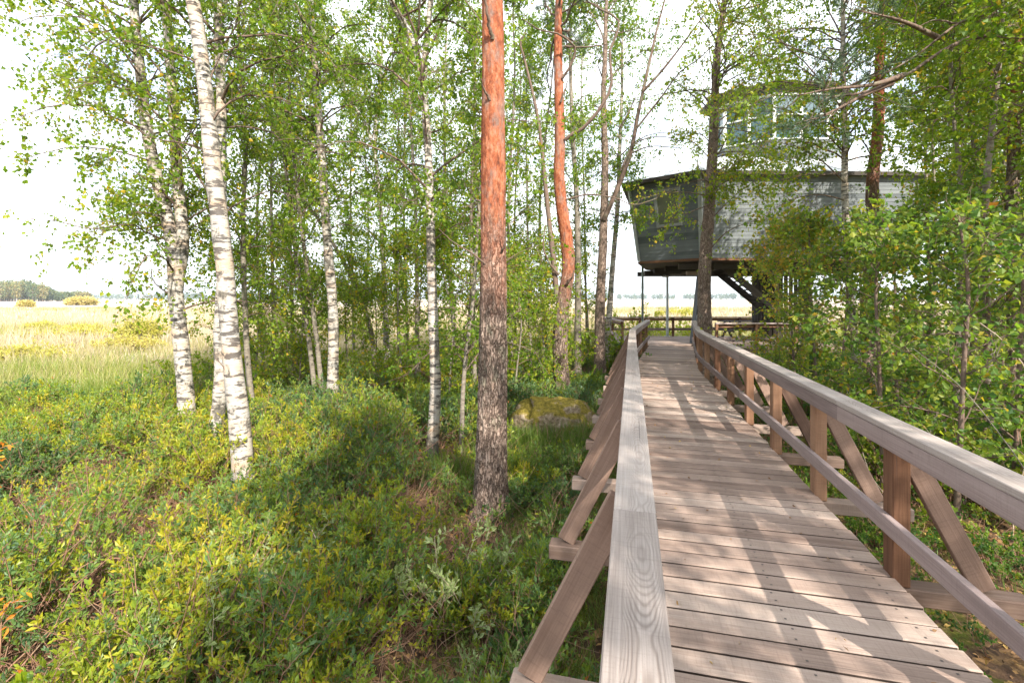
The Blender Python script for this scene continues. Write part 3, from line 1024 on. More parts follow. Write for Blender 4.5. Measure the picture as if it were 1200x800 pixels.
# (px, Y, H, seed, dens, leaf, tone)
for k, (px, Y, H, de, lf, tb_) in enumerate([
        (930, 10.4, 2.8, 1.6, 1.0, .74), (910, 12.8, 2.8, 1.4, 1.05, .72), (952, 11.2, 2.9, 1.5, 1.0, .7), (955, 9.2, 2.6, 1.3, 1.0, .6), (988, 8.4, 2.5, 1.2, 1.0, .56),
        (1050, 7.6, 2.6, 1.1, 1.0, .55), (1088, 6.6, 3.0, 1.2, 1.0, .5), (1128, 8.6, 5.0, 1.2, 1.0, .56), (1155, 6.2, 4.0, 1.2, .95, .5),
        (1195, 5.4, 3.2, 1.2, .95, .48), (1135, 11.5, 5.6, 1.1, 1.1, .58), (1175, 9.6, 6.0, 1.2, 1.05, .55),
        (1010, 12.2, 2.9, 1.0, 1.1, .6), (1030, 5.9, 2.4, 1.1, .95, .5), (1130, 4.9, 2.4, 1.2, .9, .48),
        (1235, 7.0, 5.6, 1.2, 1.0, .5)]):
    tree('sapling', SAPL, 'sapling', [(px, 420), (px + R.uniform(-6, 6), 330), (px + R.uniform(-10, 10), 250)], Y, .055, H, 'alder', 100 + k, de * .72, lf, tb_ + .09, group=SG, lscale=1.0 + .06 * (H - 4), sides=8)

for k, (px, Y, H, t0_, dn) in enumerate([(308, 14.5, 12, .22, 1.3), (362, 17, 13, .32, 1.2), (425, 21, 15, .36, 1.2), (478, 17, 13, .3, 1.2), (548, 15, 12, .14, 1.3),
                                     (568, 19, 14, .14, 1.2), (604, 18, 13, .12, 1.4), (640, 16, 12, .14, 1.2), (688, 19, 14, .12, 1.2)]):
    tree('background_birch', 'slender leafy birch among the many in the depth of the wood left of the cabin', 'birch',
         [(px, 420), (px + R.uniform(-8, 8), 250), (px + R.uniform(-14, 14), 60)], Y, R.uniform(.09, .14), H, 'thin', 300 + k, dn * .62, 1.15, .6, t0=t0_, group='slender birches in the depth of the wood', sides=8)
for k, (px, Y, H, t0_, dn) in enumerate([(1092, 12.6, 10.5, .52, 1.1), (1150, 12.0, 10.0, .45, 1.0), (1135, 11.0, 7.6, .3, .9), (1140, 8.6, 8.2, .35, .9), (1165, 10.5, 8.0, .2, 1.1),
                                     (1210, 7.6, 9.5, .3, 1.1), (1122, 7.2, 8.8, .52, .9), (1158, 6.4, 8.6, .5, .9), (1240, 7.0, 9.5, .25, 1.1), (1092, 10.2, 9.2, .66, .8), (1230, 5.2, 7.5, .55, .9)]):
    tree('background_birch', 'slender leafy birch whose crown fills the top right above the thicket', 'birch',
         [(px, 420), (px + R.uniform(-8, 8), 250), (px + R.uniform(-14, 14), 60)], Y, R.uniform(.07, .11), H, 'thin', 340 + k, dn, 1.12, .56, t0=t0_, group='slender birches on the right above the thicket', sides=8)

for k, (px, Y, H) in enumerate([(300, 11.0, 4.2), (330, 13.5, 4.6), (352, 11.6, 3.6), (408, 13.0, 3.4), (470, 11.8, 4.0), (488, 14.5, 4.8), (528, 10.2, 4.0), (552, 13.0, 4.8), (606, 10.6, 3.6), (622, 14.0, 5.0),
                                (640, 12.6, 3.8), (688, 15.8, 5.0), (272, 12.2, 4.4), (440, 16.5, 4.0), (590, 15.0, 5.5)]):
    tree('understorey_birch', 'small leafy birch shoot in the understorey between the trunks left of the boardwalk', 'sapling',
         [(px, 430), (px + R.uniform(-5, 5), 380), (px + R.uniform(-10, 10), 300)], Y, .04, H, 'thin', 400 + k, .62, 1.15, .68, t0=.1, group='leafy shoots in the understorey left of the boardwalk', sides=7)

# trees behind the camera, on its right: they shade the walkway and show in the window
for k, (x, y, H, de) in enumerate([(2.9, -3.4, 10, .9), (5.6, -2.2, 11, .9), (4.6, -8.0, 13, 1.0), (-3.2, -4.2, 10, .32), (8.3, 1.6, 9, 1.0), (6.6, -4.6, 11, .8)]):
    rng = np.random.default_rng(200 + k)
    zb = float(ground_z(x, y))
    P = np.array([[x, y, zb], [x + .1, y, H * .4], [x - .1, y + .1, H * .7], [x, y, H]])
    root = thing('birch_tree', 'leafy birch beside the near end of the boardwalk', 'birch', tuple(P[0]), 'birches by the near end of the boardwalk')
    tb, lb = MB(), MB()
    Q, r = trunk_mesh(tb, P, .2, .02, rng, 12, seg=.3)
    grow_crown(tb, lb, Q, r, 'birch', rng, de, 1.35, .5, .3, lscale=1.1)
    tb.build('trunk', [M['birch_bark'], M['twig']], root, P[0])
    lb.build('crown', [M['birch_leaf']], root, P[0])

# ------------------------------------------------------------------ boardwalk
DS = .05
S0 = -2.6
ss = np.arange(S0, 18.4, DS)
sm = lambda x: np.clip(x, 0, 1) ** 2 * (3 - 2 * np.clip(x, 0, 1))
ang = np.radians(13.87 + 5.6 * sm((ss - 10.9) / 1.9))
ux, uy = np.sin(ang), np.cos(ang)
u0 = np.array([math.sin(rad(13.87)), math.cos(rad(13.87))])
n0 = np.array([u0[1], -u0[0]])
W2 = .747
c_start = np.array([.011, 0]) + n0 * W2 + u0 * S0
cx = c_start[0] + np.concatenate([[0], np.cumsum(ux[:-1] * DS)])
cy = c_start[1] + np.concatenate([[0], np.cumsum(uy[:-1] * DS)])


def fr(s, d=0.0, z=0.0):
    """point on the walk at arc length s, d to the right of the centre line"""
    a = np.interp(s, ss, ang)
    u = np.array([math.sin(a), math.cos(a), 0])
    n = np.array([u[1], -u[0], 0])
    p = np.array([np.interp(s, ss, cx), np.interp(s, ss, cy), z]) + n * d
    return p, u, n


END = 17.75
walk = thing('boardwalk', 'raised timber boardwalk with railings and slanted braces leading to the grey cabin', 'boardwalk', (.011, 0, 0))
WO = (.011, 0, 0)
mb = MB()
s = -1.9
while s < END:
    p, u, n = fr(s, .012 + R.uniform(-.008, .008), DECK - .0225 + R.uniform(-.0015, .0015))
    tilt = R.normal() * .0035
    n2 = norm(n + u * tilt)
    u2 = np.cross(UP, n2)
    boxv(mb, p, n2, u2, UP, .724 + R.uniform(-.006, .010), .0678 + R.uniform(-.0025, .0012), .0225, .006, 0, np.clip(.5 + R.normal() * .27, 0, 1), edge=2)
    for dd in (-.60, .0, .60):
        for o in (-.035, .035):
            q = p + n2 * (dd + R.uniform(-.012, .012)) + u2 * (o + R.uniform(-.006, .006)) + UP * .0227
            e = .0055
            V = [q - n2 * e - u2 * e, q + n2 * e - u2 * e, q + n2 * e + u2 * e, q - n2 * e + u2 * e]
            mb.add(np.array(V) + UP * .0012, [[0, 1, 2, 3]], 1)
    s += .1505
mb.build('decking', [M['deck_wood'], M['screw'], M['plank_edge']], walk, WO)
for d in (-.6, 0, .6):
    mb = MB()
    for a, b in ((-2.2, 4), (4.004, 8), (8.004, 11.4), (11.404, 12.6), (12.604, END)):
        beam(mb, fr(a, d, DECK - .12)[0], fr(b, d, DECK - .12)[0], .07, .145)
    mb.build('joist', [M['beam_wood']], walk, WO)
beams = [3.33 + 1.236 * k for k in range(-4, 12)]
BEAMZ = DECK - .047 - .05
for s in beams:
    mb = MB()
    bz = DECK - .05 - .0505
    a = fr(s, -W2 - .56 + R.uniform(-.03, .03), bz)[0]
    b = fr(s, W2 + .68 + R.uniform(-.03, .03), bz)[0]
    beam(mb, a, b, .12, .098, .006)
    mb.build('crossbeam', [M['beam_wood']], walk, WO)
    for d in (-.5, .5):
        mb = MB()
        p, u, n = fr(s, d, 0)
        boxv(mb, p + UP * .225, UP, n, u, .375, .06, .06, .006, 0, R.uniform())
        mb.build('pile', [M['post_wood']], walk, WO)
    for sd in (-1, 1):
        mb = MB()
        p, u, n = fr(s, sd * (W2 + .022), 0)
        z0, z1 = DECK - .048, DECK + .862
        boxv(mb, p + UP * (z0 + z1) / 2, UP, n, u, (z1 - z0) / 2, .046, .058, .006, 0, R.uniform())
        mb.build('post', [M['post_wood']], walk, WO)
        mb = MB()
        lo = fr(s + R.uniform(-.01, .01), sd * (W2 + .45), DECK - .035)[0]
        hi = fr(s, sd * (W2 + .048), DECK + .79)[0]
        beam(mb, lo, hi, .05, .115, .005, side=u)
        mb.build('brace', [M['brace_wood']], walk, WO)
nodesL = [-2.3, 1.72, 4.75, 8.3, 11.75, 14.4, 17.5]
nodesR = [-2.3, .9, 3.95, 7.2, 10.3, 11.5, 12.6, 14.6, 17.2]
for sd, nodes in ((-1, nodesL), (1, nodesR)):
    top, fas, low = MB(), MB(), MB()
    for a, b in zip(nodes[:-1], nodes[1:]):
        tn = R.uniform(.35, .75)
        k = R.integers(0, 40)
        pa, pb = fr(a, sd * W2, DECK + .882)[0], fr(b, sd * W2, DECK + .882)[0]
        uu = norm(pb - pa)
        beam(top, pa + uu * .0012, pb - uu * .0012, .142, .036, .004, tint=tn, vc=k + .5 + (.012 if a < 1 else R.uniform(-.03, .03)))
        pa, pb = fr(a, sd * (W2 - .0462), DECK + .808)[0], fr(b, sd * (W2 - .0462), DECK + .808)[0]
        beam(fas, pa, pb - uu * .003, .042, .108, .004)
        pa, pb = fr(a, sd * (W2 - .0462), DECK + .31)[0], fr(b, sd * (W2 - .0462), DECK + .31)[0]
        beam(low, pa, pb - uu * .003, .042, .098, .004)
    lab = 'left' if sd < 0 else 'right'
    top.build('handrail', [M['rail_wood']], walk, WO)
    fas.build('fascia_board', [M['fascia_wood']], walk, WO)
    low.build('lower_rail', [M['fascia_wood']], walk, WO)

# ------------------------------------------------------------------ terrace under the cabin
TO = (9, 18.5, 0)
ter = thing('terrace', 'raised wooden terrace with plain railings under the grey cabin', 'terrace', TO)
mb = MB()
y = 16.28
while y < 21.2:
    x0, x1 = (3.95, 11.6) if y > 17.3 else (6.75, 11.6)
    boxv(mb, [(x0 + x1) / 2, y, DECK - .024 + R.uniform(-.001, .001)], [1, 0, 0], [0, 1, 0], UP, (x1 - x0) / 2, .0715, .0225, .004, 0, R.uniform(.2, .8))
    y += .1505
mb.build('decking', [M['deck_wood']], ter, TO)
for yy, x0, x1 in ((21.15, 3.95, 11.6), (16.25, 6.75, 11.6), (18.7, 3.95, 11.6), (17.35, 3.95, 6.5)):
    mb = MB()
    beam(mb, [x0, yy, DECK - .13], [x1, yy, DECK - .13], .06, .16)
    mb.build('joist', [M['beam_wood']], ter, TO)
for x in (4.1, 6.2, 8.4, 10.4, 11.4):
    for yy in (21.0, 18.6, 16.4):
        if yy < 17 and x < 7:
            continue
        mb = MB()
        boxv(mb, [x, yy + .08, .27], UP, [1, 0, 0], [0, 1, 0], .27, .06, .06, .005)
        mb.build('pile', [M['post_wood']], ter, TO)


def rail_run(a, b, zt, zl, npost, side=.0):
    a, b = np.array(a, float), np.array(b, float)
    m1 = MB()
    beam(m1, [*a, DECK + zt], [*b, DECK + zt], .13, .045)
    m1.build('handrail', [M['fascia_wood']], ter, TO)
    m1 = MB()
    dd = norm(np.array([*(b - a), 0]))
    nn = np.cross(UP, dd)
    beam(m1, np.array([*a, DECK + zt - .09]) + nn * .055, np.array([*b, DECK + zt - .09]) + nn * .055, .04, .11)
    m1.build('fascia_board', [M['post_wood']], ter, TO)
    m1 = MB()
    beam(m1, np.array([*a, DECK + zl]) + nn * .07, np.array([*b, DECK + zl]) + nn * .07, .04, .11)
    m1.build('lower_rail', [M['fascia_wood']], ter, TO)
    for t in np.linspace(.015, .985, npost):
        p = a + (b - a) * t
        m1 = MB()
        boxv(m1, [*p, DECK + zt / 2 - .02], UP, [1, 0, 0], [0, 1, 0], zt / 2 - .005, .045, .045, .005)
        m1.build('post', [M['post_wood']], ter, TO)


rail_run((4.0, 21.1), (11.5, 21.1), .82, .30, 6)
rail_run((4.0, 17.5), (4.0, 21.0), .82, .30, 3)
rail_run((6.85, 16.3), (9.6, 16.3), .80, .28, 3)

# ------------------------------------------------------------------ picnic table
PO = np.array([9.15, 19.1, DECK])
tab = thing('picnic_table', 'dark picnic table with crossed legs standing on the terrace under the cabin', 'picnic table', tuple(PO))
mb = MB()
for k in range(5):
    boxv(mb, PO + [0, -.30 + .15 * k, .74], [1, 0, 0], [0, 1, 0], UP, .9, .07, .02, .004)
mb.build('tabletop', [M['dark_wood']], tab, PO)
for sy in (-1, 1):
    mb = MB()
    for k in (0, 1):
        boxv(mb, PO + [0, sy * (.64 + .14 * k), .44], [1, 0, 0], [0, 1, 0], UP, .9, .066, .02, .004)
    mb.build('bench', [M['dark_wood']], tab, PO)
for sx in (-.65, .65):
    for sy in (-1, 1):
        mb = MB()
        beam(mb, PO + [sx + sy * .024, sy * .62, .0], PO + [sx + sy * .024, -sy * .22, .715], .045, .10, side=np.array([1, 0, 0]))
        mb.build('leg', [M['dark_wood']], tab, PO)
    mb = MB()
    boxv(mb, PO + [sx - .075, 0, .40], [0, 1, 0], [1, 0, 0], UP, .76, .022, .045, .004)
    mb.build('crosspiece', [M['dark_wood']], tab, PO)

# ------------------------------------------------------------------ cabin on posts
ZT, ZB = 6.27, 3.68
top = np.array([(4.01, 16.6), (5.82, 15.0), (13.2, 15.2), (15.0, 17.2), (15.0, 20.4), (13.0, 22.4), (7.2, 22.4), (5.3, 20.6)])
bot = np.array([(4.44, 16.85), (6.02, 15.36), (12.95, 15.52), (14.5, 17.35), (14.5, 20.2), (12.7, 22.0), (7.4, 22.0), (5.7, 20.4)])
CO = (9.5, 18.7, 0)
cab = thing('cabin', 'grey weatherboarded lookout cabin with outward leaning walls raised above the terrace', 'cabin', CO)
ctr = np.array([9.5, 18.7])


def rect_on(f, s0, s1, t0, t1, off=0.0):
    """four points on facet f between fractions s (along) and t (up), pushed out by off"""
    a, b = f, (f + 1) % 8
    B0, B1 = np.array([*bot[a], ZB]), np.array([*bot[b], ZB])
    T0, T1 = np.array([*top[a], ZT]), np.array([*top[b], ZT])
    nrm = norm(np.cross(B1 - B0, T0 - B0))
    if np.dot(nrm[:2], (bot[a] + bot[b]) / 2 - ctr) < 0:
        nrm = -nrm
    P = lambda s, t: (B0 * (1 - s) + B1 * s) * (1 - t) + (T0 * (1 - s) + T1 * s) * t + nrm * off
    return np.array([P(s0, t0), P(s1, t0), P(s1, t1), P(s0, t1)]), nrm


mb = MB()
NB = 22
for f in range(8):
    for k in range(NB):
        t0, t1 = k / NB, (k + 1) / NB
        lo, nr = rect_on(f, 0, 1, t0, t1, .010)
        hi, _ = rect_on(f, 0, 1, t0, t1, .0)
        q = np.array([lo[0], lo[1], hi[2], hi[3]])
        L = np.linalg.norm(q[1] - q[0])
        hb = np.linalg.norm(q[3] - q[0])
        ou, ov = R.uniform(0, 60), R.uniform(0, 40)
        tn = np.clip(.5 + R.normal() * .2, 0, 1)
        # board face in pieces so that it has butt joints
        cuts = [0, *sorted(R.uniform(.15, .85, 1 if L < 3 else 2)), 1]
        for c0, c1 in zip(cuts[:-1], cuts[1:]):
            a = lambda s: q[0] * (1 - s) + q[1] * s
            b = lambda s: q[3] * (1 - s) + q[2] * s
            uv = np.array([[[L * c0 + ou, ov], [L * c1 + ou, ov], [L * c1 + ou, ov + hb], [L * c0 + ou, ov + hb]]])
            mb.add([a(c0), a(c1), b(c1), b(c0)], [[0, 1, 2, 3]], 0, np.clip(tn + R.normal() * .15, 0, 1), uv)
        lip = np.array([hi[0], hi[1], lo[1], lo[0]])
        mb.add(lip, [[0, 1, 2, 3]], 0, .35, np.array([[[ou, ov], [ou + L, ov], [ou + L, ov + .02], [ou, ov + .02]]]))
mb.build('wall', [M['grey_paint']], cab, CO)
for f in range(8):                                           # corner boards
    mb = MB()
    a = np.array([*bot[f], ZB]); b = np.array([*top[f], ZT])
    outw = norm(np.array([*(bot[f] - ctr), 0]))
    sd = np.cross(UP, outw)
    beam(mb, a + outw * .018, b + outw * .018, .13, .05, side=sd)
    mb.build('corner_board', [M['grey_trim']], cab, CO)
# sill board and underside
mb = MB()
for f in range(8):
    a, b = bot[f], bot[(f + 1) % 8]
    o = lambda p: np.array([*(p + (p - ctr) / np.linalg.norm(p - ctr) * .03), ZB - .05])
    beam(mb, o(a), o(b), .06, .075, tint=.4)
mb.build('sill_board', [M['post_wood']], cab, CO)
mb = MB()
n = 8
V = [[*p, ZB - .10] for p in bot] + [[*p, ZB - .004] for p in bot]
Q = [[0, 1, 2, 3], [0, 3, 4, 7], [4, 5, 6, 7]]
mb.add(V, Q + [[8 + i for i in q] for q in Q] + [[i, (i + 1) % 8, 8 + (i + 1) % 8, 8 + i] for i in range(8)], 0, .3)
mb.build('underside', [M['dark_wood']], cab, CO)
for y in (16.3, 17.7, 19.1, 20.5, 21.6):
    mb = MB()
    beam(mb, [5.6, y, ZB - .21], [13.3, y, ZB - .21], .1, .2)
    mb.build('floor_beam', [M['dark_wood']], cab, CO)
mb = MB()
beam(mb, [6.75, 16.0, ZB - .23], [6.75, 21.5, ZB - .23], .16, .24)
mb.build('floor_beam', [M['dark_wood']], cab, CO)
mb = MB()
beam(mb, [6.15, 17.05, ZB - .40], [6.95, 17.05, ZB - .40], .14, .14, tint=.9)
mb.build('support_bracket', [M['deck_wood']], cab, CO)

# roof
eave = ctr + (top - ctr) * 1.05
ridge = ctr + (top - ctr) * .47 + np.array([0, -.1])
ZE, ZR = ZT + .05, ZT + 1.12
mb = MB()
fr_uv = None
for f in range(8):
    a, b = f, (f + 1) % 8
    e0, e1 = np.array([*eave[a], ZE]), np.array([*eave[b], ZE])
    r0, r1 = np.array([*ridge[a], ZR]), np.array([*ridge[b], ZR])
    mb.add([e0, e1, r1, r0], [[0, 1, 2, 3]], 0)
    d = np.array([0, 0, -.12])
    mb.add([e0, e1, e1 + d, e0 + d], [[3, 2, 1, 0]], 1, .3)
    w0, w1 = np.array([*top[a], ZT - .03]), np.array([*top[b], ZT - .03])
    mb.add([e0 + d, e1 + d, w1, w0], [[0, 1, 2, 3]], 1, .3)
    L = np.linalg.norm(e1 - e0)
    ns = max(2, int(L / .5))
    for k in range(1, ns):                                   # standing seams
        s = k / ns
        p, q = e0 * (1 - s) + e1 * s, r0 * (1 - s) + r1 * s
        beam(mb, p + UP * .014, q + UP * .014, .02, .03, .002, 0)
mb.build('roof', [M['roof_metal'], M['dark_wood']], cab, CO)
# upper lookout room
up0 = np.array([9.75, 17.9])
ang8 = np.radians(np.arange(8) * 45 + 22.5)
U8 = up0 + np.stack([np.cos(ang8) * 2.35, np.sin(ang8) * 1.7], 1)
Z0, Z1, Z2, Z3 = 6.9, 7.75, 9.3, 9.62


def ring_wall(mb, pts, za, zb, mat=0, sc=1.0):
    c = pts.mean(0)
    p2 = c + (pts - c) * sc
    for i in range(len(pts)):
        a, b = p2[i], p2[(i + 1) % len(pts)]
        L = np.linalg.norm(b - a)
        u = R.uniform(0, 50)
        mb.add([[*a, za], [*b, za], [*b, zb], [*a, zb]], [[0, 1, 2, 3]], mat, .5, np.array([[[u, 0], [u + L, 0], [u + L, zb - za], [u, zb - za]]]))


mb = MB()
ring_wall(mb, U8, Z0, Z1)
mb.build('turret_wall', [M['grey_paint']], cab, CO)
mb = MB()
ring_wall(mb, U8, Z2, Z3)
mb.build('turret_frieze', [M['grey_paint']], cab, CO)
for i in range(8):
    a, b = U8[i], U8[(i + 1) % 8]
    c = up0
    A0 = c + (a - c) * .985
    B0 = c + (b - c) * .985
    root = MB()
    for zz in (Z1 + .03, Z2 - .03, (Z1 * .45 + Z2 * .55)):
        beam(root, [*a, zz], [*b, zz], .07, .06 if zz != (Z1 * .45 + Z2 * .55) else .045)
    for t in (.0, .5):
        p = a * (1 - t) + b * t
        boxv(root, [*p, (Z1 + Z2) / 2], UP, [1, 0, 0], [0, 1, 0], (Z2 - Z1) / 2 - .002, .045, .045)
    wf = root.build('window', [M['white_paint']], cab, CO)
    pm = MB()
    pm.add([[*A0, Z1], [*B0, Z1], [*B0, Z2], [*A0, Z2]], [[0, 1, 2, 3]], 0)
    pane = pm.build('pane', [M['turret_glass']], wf, CO)
mb = MB()
E8 = up0 + (U8 - up0) * 1.16
for i in range(8):
    a, b = E8[i], E8[(i + 1) % 8]
    mb.add([[*a, Z3], [*b, Z3], [*up0, Z3 + .75]], [[0, 1, 2, 2]], 0)
    mb.add([[*a, Z3 - .1], [*b, Z3 - .1], [*b, Z3], [*a, Z3]], [[0, 1, 2, 3]], 1)
    mb.add([[*a, Z3 - .1], [*b, Z3 - .1], [*up0, Z3 - .1]], [[0, 1, 2, 2]], 1)
mb.build('turret_roof', [M['roof_metal'], M['dark_wood']], cab, CO)
# facet window
for f, s0, s1, t0, t1 in ((0, .38, .72, .43, .86),):
    wm = MB()
    q, nr = rect_on(f, s0, s1, t0, t1, .034)
    sx = norm(q[1] - q[0]); uz = norm(q[3] - q[0])
    for a, b in ((0, 1), (3, 2)):
        beam(wm, q[a] - sx * .045, q[b] + sx * .045, .06, .09, side=nr, tint=.5)
    for a, b in ((0, 3), (1, 2)):
        beam(wm, q[a] + uz * .046, q[b] - uz * .046, .058, .09, side=nr, tint=.5)
    wf = wm.build('window', [M['grey_trim']], cab, CO)
    pm = MB()
    q2, _ = rect_on(f, s0 + .012, s1 - .012, t0 + .01, t1 - .01, .021)
    pm.add(q2, [[0, 1, 2, 3]])
    pm.build('pane', [M['glass']], wf, CO)
# steel posts, timber column, stair core
for (px, Y, r, mt) in ((753, 17.45, .042, 'green_steel'), (782, 21.0, .058, 'steel')):
    p = at(px, 350, Y)
    mb = MB()
    ztop = ZB - .10
    tubes(mb, np.array([[p[0], p[1], DECK], [p[0], p[1], 2], [p[0], p[1], ztop]]), np.full(3, r), 14, 0)
    for sg in (-1, 1):
        if mt == 'steel':
            tubes(mb, np.array([[p[0], p[1], ztop - .32], [p[0] + sg * .11, p[1], ztop - .16], [p[0] + sg * .24, p[1], ztop]]), np.full(3, .022), 8, 0)
    boxv(mb, [p[0], p[1], DECK + .006], [1, 0, 0], [0, 1, 0], UP, .1, .1, .006, .002)
    mb.build('post', [M[mt]], cab, CO)
mb = MB()
beam(mb, [6.72, 17.6, DECK], [7.02, 17.6, ZB - .1], .36, .40, side=np.array([0, 1.0, 0]))
mb.build('column', [M['column_paint']], cab, CO)
mb = MB()
for k in range(9):
    z = ZB - .2 - k * .155
    x = 7.75 + k * .18
    boxv(mb, [x, 17.7, z], [0, 1, 0], [1, 0, 0], UP, .45, .13, .02, .003)
for yy in (17.22, 18.18):
    beam(mb, [7.5, yy, ZB - .12], [9.75, yy, ZB - 1.95], .05, .24, side=np.array([0, 1.0, 0]))
mb.build('staircase', [M['dark_wood']], cab, CO)
mb = MB()
th = np.radians(np.arange(0, 360, 10))
for a in th:
    p = np.array([10.5 + 1.0 * math.cos(a), 18.9 + 1.0 * math.sin(a), (DECK + ZB - .3) / 2])
    boxv(mb, p, UP, [-math.sin(a), math.cos(a), 0], [math.cos(a), math.sin(a), 0], (ZB - .3 - DECK) / 2, .06, .018, .003)
mb.build('stair_core', [M['dark_wood']], cab, CO)

# ------------------------------------------------------------------ mossy boulder
mb = MB()
bc = at(649, 500, 8.55)
gz = float(ground_z(bc[0], bc[1]))
nu, nv = 72, 36
th = np.linspace(0, 2 * np.pi, nu, endpoint=False)
ph = np.linspace(-.35, np.pi / 2, nv)
TH, PH = np.meshgrid(th, ph)
sq = lambda v, e: np.sign(v) * np.abs(v) ** e
X = sq(np.cos(PH), .6) * sq(np.cos(TH), .75)
Yy = sq(np.cos(PH), .6) * sq(np.sin(TH), .75)
Zz = sq(np.sin(PH), .75)
dsp = 1 + .30 * (fbm(X * 1.9 + 9, Yy * 1.9 + Zz * 2, 5) - .5) + .12 * (fbm(X * 7, Yy * 7 + Zz * 6, 8) - .5)
ck = np.exp(-((X + .62 - .08 * Zz) / .035) ** 2) * (Yy < .3) * .16
dsp -= ck
V = np.stack([X * .80 * dsp, Yy * .55 * dsp, Zz * .60 * dsp * (1 - .12 * (X > .3) * (X - .3))], -1) + [bc[0], bc[1], gz - .07]
ii = np.arange((nv - 1) * nu)
r_, c_ = ii // nu, ii % nu
Q = np.stack([r_ * nu + c_, r_ * nu + (c_ + 1) % nu, (r_ + 1) * nu + (c_ + 1) % nu, (r_ + 1) * nu + c_], 1)
mb.add(V.reshape(-1, 3), Q, 0, None, None, True)
m, nt = new_mat('mossy_rock')
g = N(nt)
co = g.coord()
n1 = g.noise(co, 3.5, 6, .65); n2 = g.noise(co, 18, 5, .65)
nz = g.sep(g.node('ShaderNodeNewGeometry').outputs['Normal'])[2]
rock = g.ramp(n2, [(.3, (.13, .10, .07)), (.5, (.28, .21, .14)), (.7, (.40, .33, .25))])
moss = g.ramp(n2, [(.3, (.09, .075, .018)), (.55, (.23, .18, .035)), (.75, (.37, .26, .065))])
f = g.step(g.math('ADD', g.math('MULTIPLY', nz, .30), g.math('MULTIPLY', n1, 1.15)), .66, .78)
g.out(g.bsdf(g.mix(f, rock, moss), .95, g.bump(g.math('ADD', n2, n1), .9, .05), spec=.1))
bo = mb.build('boulder', [m], None, (bc[0], bc[1], gz))
tag(bo, 'low rounded boulder covered in yellow green moss beside the crooked reddish pine', 'boulder')
# ------------------------------------------------------------------ undergrowth


def shrub_batch(mb, xy, h, sr, leaf, ratio, stems, per, tone, rng, lm=0, sm_=1, twig=True, up=.35, K=5, tvar=.2, spread=1.0, tlo=.45):
    """xy (n,2) shrub feet; h (n) heights; sr (n) foot spread; tone (n) tint base"""
    n = len(xy)
    z = ground_z(xy[:, 0], xy[:, 1])
    base = np.repeat(np.column_stack([xy, z - .02]), stems, 0)
    a = rng.uniform(0, 2 * np.pi, n * stems)
    rr = np.sqrt(rng.random(n * stems))
    out = np.stack([np.cos(a), np.sin(a), np.zeros_like(a)], 1) * rr[:, None]
    base = base + out * np.repeat(sr, stems)[:, None] * .45
    base[:, 2] = ground_z(base[:, 0], base[:, 1]) - .02
    d = norm(UP + out * spread + rng.normal(size=base.shape) * .15)
    L = np.repeat(h, stems) * rng.uniform(.6, 1.1, n * stems)
    P = wander(base, d, L, K, rng, .45, -.2)
    if twig:
        r0 = (.0026 + .0042 * L)[:, None] * np.linspace(1, .35, K)
        tubes(mb, P, r0, 3, sm_, rng.random(n * stems).repeat((K - 1) * 3), rng=rng)
    sh = np.repeat(tone, stems) + rng.normal(size=len(P)) * tvar * .45
    ros = max(3, per // 9)
    t = tlo + (1 - tlo) * rng.random((len(P), ros)) ** .75
    t[:, 0] = 1.0
    pt, tg = along(P, t)
    pt, tg = pt.reshape(-1, 3), tg.reshape(-1, 3)
    sh = np.repeat(sh, ros) + rng.normal(size=len(pt)) * .06
    top = t.ravel()
    td = norm(tg * .6 + rng.normal(size=pt.shape) * .7 + UP * (.25 + up))
    tl = leaf * rng.uniform(1.6, 3.6, len(pt)) * np.where(top > .99, .8, 1)
    TP = wander(pt, td, tl, 3, rng, .3, -.2)
    if twig:
        tubes(mb, TP, np.full((len(TP), 3), leaf * .045) * [1, .8, .5], 3, sm_, rng=rng)
    k = 9
    u = .15 + .85 * (np.arange(k) + rng.random((len(TP), k))) / k
    pts, tg2 = along(TP, u)
    pts, tg2 = pts.reshape(-1, 3), tg2.reshape(-1, 3)
    dd = norm(tg2 * .75 + rng.normal(size=pts.shape) * .62 + UP * up)
    Lf = leaf * np.clip(1 + .28 * rng.normal(size=len(pts)), .4, 1.8)
    hz = np.clip(np.repeat(sh + .30 * (top - .80), k) + rng.normal(size=len(pts)) * tvar * .45, 0, .90)
    hz = np.where(rng.random(len(pts)) < .003, 1.0, hz)
    leaves(mb, pts, dd, Lf, Lf * ratio, lm, hz, rng, shape=.55)


def walk_x(y):
    return np.interp(y, cy, cx)


def scatter(n, y0, y1, xl, xr, rng):
    """n random feet, evenly over the ground between the lines xl(y) and xr(y)"""
    y = rng.uniform(y0, y1, n * 3)
    w = xr(y) - xl(y)
    keep = rng.random(len(y)) < w / w.max()
    y = y[keep][:n]
    return np.column_stack([xl(y) + (xr(y) - xl(y)) * rng.random(len(y)), y])


def build_stuff(name, mb, mats):
    o = mb.build(name, mats)
    tag(o, kind='stuff')
    return o


